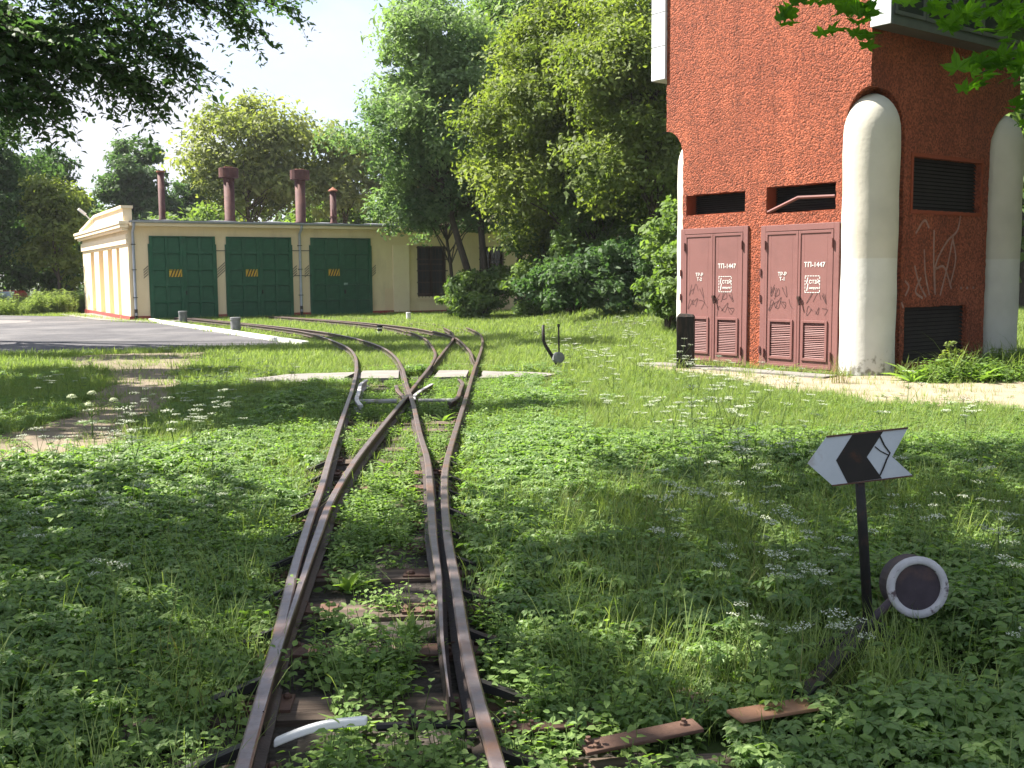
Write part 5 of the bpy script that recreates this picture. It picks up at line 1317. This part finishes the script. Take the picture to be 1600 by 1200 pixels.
SHED_P = [(-15.16, 42.4)] + [(-15.16 + .873 * s - .488 * t, 42.4 + .488 * s + .873 * t) for s, t in ((25, -.1), (25, 14), (-1, 14), (-.4, -.1))]
TOW_P = [(5.65 + .606 * X + .795 * Y_, 17.0 - .795 * X + .606 * Y_) for X, Y_ in ((.3, -.15), (.3, 4.8), (-4.7, 4.8), (-4.7, -.15))]
def blocked(x, y, grow=0):
    b = poly_mask(x, y, ROAD) | poly_mask(x, y, SHED_P) | poly_mask(x, y, TOW_P)
    return b
def sample(n, y0, y1, power=1.0, half=.60):
    """points in the wedge in front of the camera"""
    y = y0 + (y1 - y0) * rng.random(n) ** power
    x = (rng.random(n) * 2 - 1) * (half * y + .6)
    return x, y
stuff_nodes = {}
def scatter(name, label, variants, pts, rot, scl, idx):
    """one object of plants that nobody could count: the small meshes set on points by geometry nodes"""
    me = bpy.data.meshes.new(name); me.vertices.add(len(pts))
    me.vertices.foreach_set('co', np.asarray(pts, np.float32).ravel())
    for nm, ty, dat, key in (('rot', 'FLOAT_VECTOR', rot, 'vector'), ('scl', 'FLOAT', scl, 'value'), ('idx', 'INT', idx, 'value')):
        a_ = me.attributes.new(nm, ty, 'POINT'); a_.data.foreach_set(key, np.asarray(dat, np.int32 if ty == 'INT' else np.float32).ravel())
    me.update()
    o = put(name, me); tag(o, label, kind='stuff')
    ng = bpy.data.node_groups.new(name, 'GeometryNodeTree')
    ng.interface.new_socket('Geometry', in_out='INPUT', socket_type='NodeSocketGeometry'); ng.interface.new_socket('Geometry', in_out='OUTPUT', socket_type='NodeSocketGeometry')
    gi = ng.nodes.new('NodeGroupInput'); go = ng.nodes.new('NodeGroupOutput')
    ip = ng.nodes.new('GeometryNodeInstanceOnPoints'); ci = ng.nodes.new('GeometryNodeCollectionInfo')
    col = bpy.data.collections.new(name + '_kinds')
    for i, vme in enumerate(variants):
        col.objects.link(bpy.data.objects.new(f'{name}_kind_{chr(97 + i)}', vme))
    ci.inputs['Collection'].default_value = col; ci.inputs['Separate Children'].default_value = True; ci.inputs['Reset Children'].default_value = True
    ip.inputs['Pick Instance'].default_value = True
    def attr(nm, ty):
        a_ = ng.nodes.new('GeometryNodeInputNamedAttribute'); a_.data_type = ty; a_.inputs['Name'].default_value = nm
        return next(s for s in a_.outputs if s.enabled and s.name == 'Attribute')
    ng.links.new(gi.outputs[0], ip.inputs['Points']); ng.links.new(ci.outputs[0], ip.inputs['Instance'])
    ng.links.new(attr('rot', 'FLOAT_VECTOR'), ip.inputs['Rotation']); ng.links.new(attr('scl', 'FLOAT'), ip.inputs['Scale']); ng.links.new(attr('idx', 'INT'), ip.inputs['Instance Index'])
    ng.links.new(ip.outputs[0], go.inputs[0])
    md = o.modifiers.new('scatter', 'NODES'); md.node_group = ng
    return o
class PB:
    """plant builder: faces with a tint each and two materials"""
    def __init__(self): self.v = []; self.f = []; self.t = []; self.m = []
    def leaf(self, base, d, n, L_, W, tint, fold=.18, curl=.25):
        d = d.normalized(); b = n.cross(d).normalized(); n = d.cross(b).normalized()
        k = len(self.v)
        for s, w in ((0, 0), (.30, .46), (.66, .40), (1, 0)):
            c = base + d * L_ * s - n * curl * L_ * s * s
            if w == 0: self.v.append(c)
            else: self.v += [c + b * W * w + n * fold * W, c, c - b * W * w + n * fold * W]
        for q in ((0, 1, 2), (0, 2, 3), (1, 4, 5, 2), (2, 5, 6, 3), (4, 7, 5), (5, 7, 6)):
            self.f.append(tuple(k + i for i in q)); self.t.append(tint); self.m.append(0)
    def stalk(self, p, q, r_, tint=.4, m=1):
        p = Vector(p); q = Vector(q); d = (q - p).normalized(); u = d.orthogonal().normalized(); w = d.cross(u); k = len(self.v)
        for c, rr in ((p, r_), (q, r_ * .7)):
            for i in range(3): a_ = 2.094 * i; self.v.append(c + (u * math.cos(a_) + w * math.sin(a_)) * rr)
        for i in range(3): self.f.append((k + i, k + (i + 1) % 3, k + 3 + (i + 1) % 3, k + 3 + i)); self.t.append(tint); self.m.append(m)
    def blade(self, base, d, up, L_, W, tint, bend):
        k = len(self.v); b = d.cross(up).normalized()
        for s in (0, .4, .75):
            c = base + up * L_ * s * (1 - .25 * bend * s) + d * L_ * bend * s * s
            self.v += [c + b * W * (1 - s * .6) / 2, c - b * W * (1 - s * .6) / 2]
        self.v.append(base + up * L_ * (1 - .35 * bend) + d * L_ * bend)
        for q in ((0, 1, 3, 2), (2, 3, 5, 4), (4, 5, 6)): self.f.append(tuple(k + i for i in q)); self.t.append(tint); self.m.append(0)
    def mesh(self, name, *mats):
        me = bpy.data.meshes.new(name); me.from_pydata([tuple(p) for p in self.v], [], self.f)
        a_ = me.attributes.new('tint', 'FLOAT', 'FACE'); a_.data.foreach_set('value', self.t)
        for m_ in mats: me.materials.append(m_)
        me.polygons.foreach_set('material_index', self.m if len(mats) > 1 else [0] * len(self.f)); me.update()
        return me
def rv(r, s=1.0): return Vector((r.gauss(0, s), r.gauss(0, s), r.gauss(0, s)))
def goutweed(seed):
    r = random.Random(seed); p = PB()
    for k in range(r.randint(7, 10)):
        az = r.uniform(0, 6.283); h = r.uniform(.13, .32); reach = r.uniform(.03, .17)
        tip = Vector((math.cos(az) * reach, math.sin(az) * reach, h)); o = Vector((math.cos(az), math.sin(az), r.uniform(-.25, .15))).normalized()
        p.stalk((r.uniform(-.03, .03), r.uniform(-.03, .03), 0), tip, .0028)
        sd = Vector((0, 0, 1)).cross(o).normalized(); t = r.uniform(.2, .8); s = r.uniform(.75, 1.2)
        for cb_, dd in ((tip + o * .045 * s, o), (tip, (o * .25 + sd)), (tip, (o * .25 - sd))):
            dd = dd.normalized(); dd.z -= .12
            p.stalk(tip, cb_ + dd * .015, .0018)
            s2 = Vector((0, 0, 1)).cross(dd).normalized()
            for q, ln in ((dd, .075), (dd * .35 + s2, .058), (dd * .35 - s2, .058)):
                nn = (Vector((0, 0, 1)) + rv(r, .22)).normalized()
                p.leaf(cb_ + dd * .015, q + rv(r, .12), nn, ln * s * r.uniform(.85, 1.15), ln * s * .62, min(1, max(0, t + r.gauss(0, .12))), .12, r.uniform(.1, .4))
    return p.mesh('goutweed', M['weed'], M['stem'])
def smallweed(seed):
    r = random.Random(seed); p = PB()
    for k in range(r.randint(3, 5)):
        x, y_ = r.uniform(-.08, .08), r.uniform(-.08, .08); h = r.uniform(.07, .19); top = Vector((x + r.gauss(0, .03), y_ + r.gauss(0, .03), h))
        p.stalk((x, y_, 0), top, .0025); t = r.uniform(.3, .9)
        n = r.randint(3, 5)
        for i in range(n):
            f = (i + 1) / n; c = Vector((x, y_, 0)).lerp(top, f); az = i * 1.57 + r.uniform(-.4, .4)
            for s in (0, math.pi):
                d = Vector((math.cos(az + s), math.sin(az + s), r.uniform(-.1, .4))); L_ = r.uniform(.035, .062) * (1.15 - .4 * f)
                p.leaf(c + d * .012, d, (Vector((0, 0, 1)) + rv(r, .25)).normalized(), L_, L_ * .62, min(1, max(0, t + r.gauss(0, .12))), .12, r.uniform(0, .35))
    return p.mesh('small_weed', M['weed2'], M['stem'])
def dock(seed):
    r = random.Random(seed); p = PB()
    for k in range(r.randint(6, 9)):
        az = r.uniform(0, 6.283); el = r.uniform(.5, 1.3); d = Vector((math.cos(az) * math.cos(el), math.sin(az) * math.cos(el), math.sin(el)))
        nn = Vector((-math.cos(az) * math.sin(el), -math.sin(az) * math.sin(el), math.cos(el)))
        L_ = r.uniform(.13, .24); p.leaf(Vector((0, 0, .01)), d, nn, L_, L_ * .28, r.uniform(.45, 1), .2, r.uniform(.1, .5))
    return p.mesh('dock', M['weed2'], M['stem'])
def tuft(seed, h0, h1, n, w, spread, mat):
    r = random.Random(seed); p = PB()
    for k in range(n):
        az = r.uniform(0, 6.283); d = Vector((math.cos(az), math.sin(az), 0)); b = Vector((r.gauss(0, spread), r.gauss(0, spread), 0))
        p.blade(b, d, (Vector((0, 0, 1)) + d * r.uniform(0, .35)).normalized(), r.uniform(h0, h1), w, r.random(), r.uniform(.1, .7))
    return p.mesh('grass_tuft', mat)
def umbel(seed, part=False):
    r = random.Random(seed); p = PB(); h = r.uniform(.42, .68)
    a_ = Vector((r.gauss(0, .03), r.gauss(0, .03), h * .55)); stemtop = Vector((a_.x + r.gauss(0, .03), a_.y + r.gauss(0, .03), h))
    p.stalk((0, 0, 0), a_, .004); p.stalk(a_, stemtop, .003)
    heads = [(stemtop, .062)]
    for k in range(r.randint(1, 3)):
        e_ = a_ + Vector((r.gauss(0, .09), r.gauss(0, .09), r.uniform(.06, h * .4))); p.stalk(a_, e_, .0025); heads.append((e_, .045))
    qs = []
    for c, R0 in heads:
        q = PB(); qs.append(q)
        n = r.randint(9, 13)
        for i in range(n):
            az = i * 2.4; rr = R0 * math.sqrt((i + .5) / n); t = c + Vector((math.cos(az) * rr, math.sin(az) * rr, .028 - .10 * rr))
            p.stalk(c, t, .0011)
            for j in range(6):
                o = t + Vector((r.gauss(0, .006), r.gauss(0, .006), r.gauss(.003, .003))); s = r.uniform(.003, .0055); n_ = (Vector((0, 0, 1)) + rv(r, .4)).normalized(); u = n_.orthogonal().normalized() * s; w = n_.cross(u).normalized() * s
                k = len(q.v); q.v += [o + u, o + w, o - u, o - w]; q.f.append((k, k + 1, k + 2, k + 3)); q.t.append(r.random()); q.m.append(0)
    for k in range(3):
        az = r.uniform(0, 6.28); z = r.uniform(.1, .3); d = Vector((math.cos(az), math.sin(az), .3))
        for s in (-.5, 0, .5): p.leaf(a_ * (z / max(a_.z, .01)) + d * .06, d + Vector((-d.y, d.x, 0)) * s, Vector((0, 0, 1)), .07, .03, .5)
    return p.mesh('stem', M['stem'], M['stem']), [q.mesh('flower_head', M['floret']) for q in qs]

weeds = [goutweed(s) for s in range(7)]
smalls = [smallweed(s + 20) for s in range(6)]
docks = [dock(s + 40) for s in range(3)]
tall_g = [tuft(s + 60, .16, .40, 16, .0055, .045, M['grass']) for s in range(5)] + [tuft(77, .2, .5, 7, .004, .05, M['drygrass'])]
short_g = [tuft(s + 80, .06, .16, 20, .006, .07, M['grass']) for s in range(4)]
far_g = [tuft(s + 90, .07, .19, 18, .016, .16, M['grass']) for s in range(4)]

# where bare ground shows
def open_ground(x, y):
    j = .18 * noise2(x, y, 4.0, 5)
    b = blocked(x, y)
    p = poly_mask(x + j, y + j, DIRT) | poly_mask(x + j * .7, y + j * .7, SAND)
    cross = (y > 16.3) & (y < 17.75) & (x > -4.1) & (x < .7)
    return b, p, cross
def lerp_track(y): return np.interp(y, stock_l[:, 1], stock_l[:, 0]), np.interp(y, stock_r[:, 1], stock_r[:, 0])
# 1 goutweed and docks outside the track
x, y = sample(46000, 2.2, 18.5, .68)
bl_, pa, cr = open_ground(x, y); dr_ = near_rail(x, y); xl, xr = lerp_track(y)
inside = (x > xl - .10) & (x < xr + .10) & (y < 17.3)
edge_ = np.minimum(np.abs(x - xl), np.abs(x - xr))
f1 = noise2(x, y, .9, 6); f2 = noise2(x, y, 2.2, 8)
dens = np.clip(.9 + .5 * f1 + .3 * f2, .12, 1)
dens *= np.where((x > .25) & (x < 1.5) & (y > 3.8) & (y < 7.5), .35, 1)             # grassier strip right of the rails
dens *= np.where((y > 10.5) & (x > .4), .45, 1) * np.where((y > 14.5), .4, 1) * np.where((y > 12) & (x < -2.5), .8, 1)
dens *= np.clip(edge_ / .45, .12, 1)
dens *= np.where((y > 8.2) & (y < 14) & (x < xl) & (x > xl - .75), .35, 1)
clear = (x > 1.15) & (x < 2.0) & (y > 3.75) & (y < 4.75)
dens *= np.where(clear, .42, 1)
bar = lambda x, y: (x > .12) & (x < .76) & (np.abs(y - (3.30 + (x - .22) * .3)) < .19)
dens *= np.where(bar(x, y), .03, 1)
keep = ~bl_ & ~cr & ~inside & (dr_ > .12) & (rng.random(len(x)) < dens) & ~(pa & (rng.random(len(x)) < .97)); keep_ = keep
x, y = x[keep], y[keep]; n = len(x)
hs = np.clip(.72 + .3 * noise2(x, y, 1.1, 14) + .2 * smooth(.3, 1.6, np.minimum(np.abs(x - np.interp(y, stock_l[:, 1], stock_l[:, 0])), np.abs(x - np.interp(y, stock_r[:, 1], stock_r[:, 0])))), .4, 1.3)
kind_ = np.where(rng.random(n) < .12, rng.integers(7, 10, n), rng.integers(0, 7, n)); kind_ = np.where(rng.random(n) < np.clip(.28 + .35 * noise2(x, y, 1.7, 77), 0, 1), rng.integers(10, 14, n), kind_)
hs = hs * np.where(kind_ >= 10, 1.9, 1) * np.where((x > .5) & (kind_ < 7), .85, 1)
scatter('weed_cover', 'dense leafy green weeds covering the ground beside the rails', weeds + docks + smalls[:4], np.stack([x, y, gz(x, y) - .005], 1), np.stack([rng.normal(0, .12, n), rng.normal(0, .12, n), rng.uniform(0, 6.28, n)], 1),
        np.where(clear[keep_], .6, 1) * hs * .62 * np.where((x > .8), 1 - .5 * smooth(8.5, 12, y), 1) * np.where(x < -3, 1 - .45 * smooth(8, 11, y), 1) * rng.uniform(.75, 1.25, n), kind_)
# 2 small weeds between the rails and along them
x = rng.uniform(-3.4, .9, 18500); y = 1.8 + 15.0 * rng.random(18500) ** .8
xl, xr = lerp_track(y); dr_ = near_rail(x, y)
bx = np.interp(y, blade_l[:, 1], blade_l[:, 0]); bxr = np.interp(y, blade_r[:, 1], blade_r[:, 0])
mid = (x > np.minimum(bx, bxr) + .09) & (x < np.maximum(bx, bxr) - .09) & (y > 3.4)
gap = (x > xl - .06) & (x < xr + .06) & ~mid & (y > 3.5) & (y < 9)
f = noise2(x, y, 2.6, 31) + .5 * noise2(x, y, 6, 32)
d_ = np.clip(.55 + .75 * f, 0.04, 1) * np.where(gap, .10, 1)
d_ = d_ * np.where((x > xl) & (x < xr), np.interp(y, [2, 5.2, 6.2, 8.2, 9.5, 12, 16], [.98, .95, .75, .65, .95, .95, .7]), .8)
keep = (x > xl - .75) & (x < xr + .75) & (dr_ > .085) & (rng.random(len(x)) < d_) & ~((y > 16.2))
keep &= ~(bar(x, y) & (rng.random(len(x)) < .85)) & ~((np.abs(y - 3.34) < .07) & (x > -.8) & (x < -.45))
x, y = x[keep], y[keep]; n = len(x)
scatter('small_weeds', 'low small-leaved weeds growing between the rails', smalls + docks[:1], np.stack([x, y, gz(x, y) * .3 - .002], 1), np.stack([rng.normal(0, .15, n), rng.normal(0, .15, n), rng.uniform(0, 6.28, n)], 1),
        rng.uniform(.55, 1.05, n) * np.interp(y, [3, 9, 16], [1, .8, .8]), np.where(rng.random(n) < .03, 6, rng.integers(0, 6, n)))
# 3 grass, tall among the weeds, shorter beyond
x, y = sample(30000, 2.2, 19, .62)
bl_, pa, cr = open_ground(x, y); dr_ = near_rail(x, y); xl, xr = lerp_track(y); inside = (x > xl - .05) & (x < xr + .05) & (y < 17.3)
g1_ = np.clip(.40 - .45 * noise2(x, y, .9, 6), .1, 1); g1_ = np.where((x > .2) & (x < 1.7) & (y > 3.6) & (y < 8), .9, g1_)
g1_ = np.maximum(g1_, .75 * smooth(9.5, 12, y) * (x > .1)); g1_ = np.maximum(g1_, .7 * smooth(11, 14, y))
keep = ~bl_ & ~cr & ~bar(x, y) & (rng.random(len(x)) < g1_ * np.where(inside, .05, 1)) & (dr_ > .10) & ~(pa & (rng.random(len(x)) < .93))
x, y = x[keep], y[keep]; n = len(x)
scatter('tall_grass', 'tall grass blades growing up among the weeds', tall_g, np.stack([x, y, gz(x, y) - .005], 1), np.stack([rng.normal(0, .08, n), rng.normal(0, .08, n), rng.uniform(0, 6.28, n)], 1), rng.uniform(.55, 1.1, n) * np.interp(y, [3, 8, 12, 19], [1, .85, .5, .5]), np.where(rng.random(n) < .05, 5, rng.integers(0, 5, n)))
x, y = sample(34000, 7, 28, .6)
bl_, pa, cr = open_ground(x, y); dr_ = near_rail(x, y); xl, xr = lerp_track(y); inside = (x > xl - .1) & (x < xr + .1) & (y < 17.3)
keep = ~bl_ & ~cr & (dr_ > .07) & ~(inside & (rng.random(len(x)) < .8)) & ~(pa & (rng.random(len(x)) < np.where(x < 0, .84, .93)))
x, y = x[keep], y[keep]; n = len(x)
scatter('short_grass', 'short grass of the yard around the tracks', short_g, np.stack([x, y, gz(x, y) - .005], 1), np.stack([rng.normal(0, .08, n), rng.normal(0, .08, n), rng.uniform(0, 6.28, n)], 1), rng.uniform(.7, 1.3, n), rng.integers(0, 4, n))
x, y = sample(46000, 16.5, 62, .72)
bl_, pa, cr = open_ground(x, y); dr_ = near_rail(x, y)
keep = ~bl_ & ~cr & (dr_ > .06) & ~(pa & (rng.random(len(x)) < .95))
x, y = x[keep], y[keep]; n = len(x); dr_ = dr_[keep]
scatter('yard_grass', 'mown grass between the curving tracks and the shed', far_g, np.stack([x, y, gz(x, y) - .005], 1), np.stack([rng.normal(0, .08, n), rng.normal(0, .08, n), rng.uniform(0, 6.28, n)], 1), rng.uniform(.6, 1.2, n) * np.where(dr_ < .5, .62, 1), rng.integers(0, 4, n))
# 4 tall weeds at the far left roadside
tallw = []
for s in range(4):
    r = random.Random(s + 300); p = PB()
    for k in range(14):
        b = Vector((r.gauss(0, .16), r.gauss(0, .16), 0)); h = r.uniform(.5, 1.05); t = b + Vector((r.gauss(0, .08), r.gauss(0, .08), h)); p.stalk(b, t, .006)
        for j in range(9):
            f = r.uniform(.25, 1); az = r.uniform(0, 6.28); p.leaf(b.lerp(t, f), Vector((math.cos(az), math.sin(az), .4)), Vector((0, 0, 1)), .14, .05, r.random())
    tallw.append(p.mesh('tall_weed', M['litter'], M['litter']))
x = rng.uniform(-40, -19.5, 2600); y = rng.uniform(50.6, 60, 2600)
keep = (y > np.interp(x, [-40, -30, -24, -19.5], [53.5, 52.0, 50.9, 50.8]) + .15) & ~poly_mask(x, y, SHED_P)
x, y = x[keep], y[keep]; n = len(x)
scatter('tall_weeds', 'pale tall weeds along the far left edge of the road', tallw, np.stack([x, y, gz(x, y)], 1), np.stack([0 * x, 0 * x, rng.uniform(0, 6.28, n)], 1), rng.uniform(.6, 1.25, n), rng.integers(0, 4, n))
# 5 leafy growth at the tower foot and on the bank
fol = [smallweed(s + 120) for s in range(4)] + [tall_g[0], docks[0]]
cl = []
for (cx, cy, rx, ry, n, s0) in ((6.9, 16.15, .8, .35, 220, 1.15), (8.2, 17.2, .9, .5, 300, 1.3), (7.6, 16.2, 1.0, .35, 220, 1.05), (9.6, 17.6, 1.2, .6, 300, 1.4), (6.35, 15.9, .4, .25, 70, .9)):
    for k in range(n): cl.append((cx + rng.normal() * rx * .5, cy + rng.normal() * ry * .5, s0 * rng.uniform(.6, 1.35)))
cl = np.array(cl); n = len(cl)
scatter('leafy_growth', 'leafy plants along the foot of the tower', fol, np.stack([cl[:, 0], cl[:, 1], gz(cl[:, 0], cl[:, 1])], 1), np.stack([rng.normal(0, .1, n), rng.normal(0, .1, n), rng.uniform(0, 6.28, n)], 1), cl[:, 2] * rng.uniform(.8, 1.5, n), rng.integers(0, 6, n))
# dry grass tufts on the sandy path, each a plant of its own
dry = tuft(700, .25, .55, 60, .007, .09, M['drygrass'])
def grass_clump(loc, s, label, mesh=None):
    o_ = put('grass_clump', mesh or dry, None, (*loc, -.01), (0, 0, loc[0] * 3), (s, s, s)); tag(o_, label, 'grass', 'grass clumps on the sandy path')
grass_clump((4.85, 15.75), 1.0, 'straw-coloured grass clump in front of the white corner column')
grass_clump((3.75, 16.9), .95, 'thin grass clump before the pier between the double doors', tuft(701, .2, .5, 50, .006, .10, M['grass']))
grass_clump((2.75, 17.9), .9, 'green grass clump at the foot of the blackened post', tuft(702, .15, .42, 50, .007, .12, M['grass']))
grass_clump((4.35, 17.0), .45, 'small grass clump close to the right-hand doors', tuft(703, .2, .45, 30, .006, .06, M['drygrass']))
# green sapling in front of the side wall
shrub('young_plant', 'bright upright young plant before the lower dark vent of the tower', (6.75, 16.25), (.22, .2, .36), 420, .055, 'leaf_yellow', 95, nl=8)
# umbel flowers: each plant an object
ums = [umbel(s + 400) for s in range(6)]
spots = []
def put_umbels(n, fx, lab, s=1.0):
    k = 0
    while k < n:
        xx, yy = fx()
        a_ = np.array([xx]); b_ = np.array([yy])
        b0, p0, c0 = open_ground(a_, b_)
        if b0[0] or p0[0] or c0[0] or near_rail(a_, b_)[0] < .35: continue
        st_, hd_ = ums[int(rng.integers(0, 6))]
        sc = s * rng.uniform(.75, 1.15)
        e = put('umbel_flower', st_, None, (xx, yy, float(gz(xx, yy)) - .01), (rng.normal(0, .06), rng.normal(0, .06), rng.uniform(0, 6.28)), (sc, sc, sc))
        tag(e, lab, 'flower', 'umbels: ' + lab.split(' flower ')[1])
        k += 1
        for h_ in hd_: put('flower_head', h_, e)
LBL = 'white lacy umbel flower standing up among the green weeds'
put_umbels(42, lambda: (rng.uniform(.4, 3.6) + rng.normal() * .3, 9.5 + 7.5 * rng.random()), 'white lacy umbel flower in the sunlit grass between the rails and the sandy path')
put_umbels(34, lambda: (rng.uniform(1.2, 5.0), 6.2 + 4.5 * rng.random()), 'white lacy umbel flower in the weeds behind the arrow board')
put_umbels(32, lambda: (rng.uniform(.75, 2.9), 3.9 + 2.6 * rng.random()), 'white lacy umbel flower in the shaded weeds around the foot of the arrow board stand', .82)
put_umbels(26, lambda: (rng.uniform(-5.2, -2.6), 8.0 + 4 * rng.random()), 'white lacy umbel flower at the near end of the trodden dirt track', .9)
put_umbels(22, lambda: (rng.uniform(-6, -2.9), 12 + 4.5 * rng.random()), 'white lacy umbel flower in the shady grass between dirt track and rails', .9)
put_umbels(14, lambda: (rng.uniform(-3.0, -1.8), 5 + 2.6 * rng.random()), 'white lacy umbel flower in the shaded weeds left of the near rails', .8)
put_umbels(36, lambda: (rng.uniform(.6, 3.4), 17 + 10 * rng.random()), 'small white umbel flower in the far grass around the second switch stand')
# one tall pale umbel plant beside the dirt path
ang = empty('angelica_plant', (-4.35, 10.9, -.02), 0, 'tall pale angelica plant with round heads beside the dirt track on the left', 'flower')
p = PB(); q = PB(); r = random.Random(5)
heads = [((.02, 0, .90), .07), ((-.27, 0, .83), .075), ((.33, 0, .76), .065), ((-.05, .05, .66), .07)]
p.stalk((0, 0, 0), (.0, 0, .45), .014); 
for (c, R0) in heads:
    c = Vector(c); m_ = Vector((c.x * .35, c.y, .5 + (c.z - .5) * .35)); p.stalk((0, 0, .43), m_, .009); p.stalk(m_, c - Vector((0, 0, .03)), .007)
    q = PB()
    for j in range(170):
        d = rv(r).normalized(); d.z = abs(d.z) * 1.1 - .15; o = c + d * R0 * r.uniform(.75, 1.0); s = .008; u = d.orthogonal().normalized() * s; w = d.cross(u).normalized() * s
        k = len(q.v); q.v += [o + u, o + w, o - u, o - w]; q.f.append((k, k + 1, k + 2, k + 3)); q.t.append(r.random()); q.m.append(0)
    put('flower_head', q.mesh('flower_head', M['pale_floret']), ang)
    for j in range(16): d = rv(r).normalized(); p.stalk(c - Vector((0, 0, .03)), c + d * R0 * .8, .002)
for az in (.3, 2.2, 4.1):
    for s in (-.6, 0, .6): d = Vector((math.cos(az + s), math.sin(az + s), .2)); p.leaf(Vector((0, 0, .3)) + d * .08, d, Vector((0, 0, 1)), .2, .09, .6)
put('stem', p.mesh('stem', M['stem'], M['stem']), ang); ang.scale = (.72, .72, .52) 

# ---------------------------------------------------------------- thin haze added to lift the shadows and soften contrast
hz = MB().box(-1000, 1000, -400, 1600, -2.2, 26)
hm, hnt, hout = new_mat('thin_haze')
hv = hnt.nodes.new('ShaderNodeVolumePrincipled'); hv.inputs['Density'].default_value = .00028
hv.inputs['Color'].default_value = (.93, .95, 1, 1)
hnt.links.new(hv.outputs['Volume'], hout.inputs['Volume'])
tag(hz.build('haze', hm), 'thin pale haze added over the yard to lift the shadows', kind='stuff')
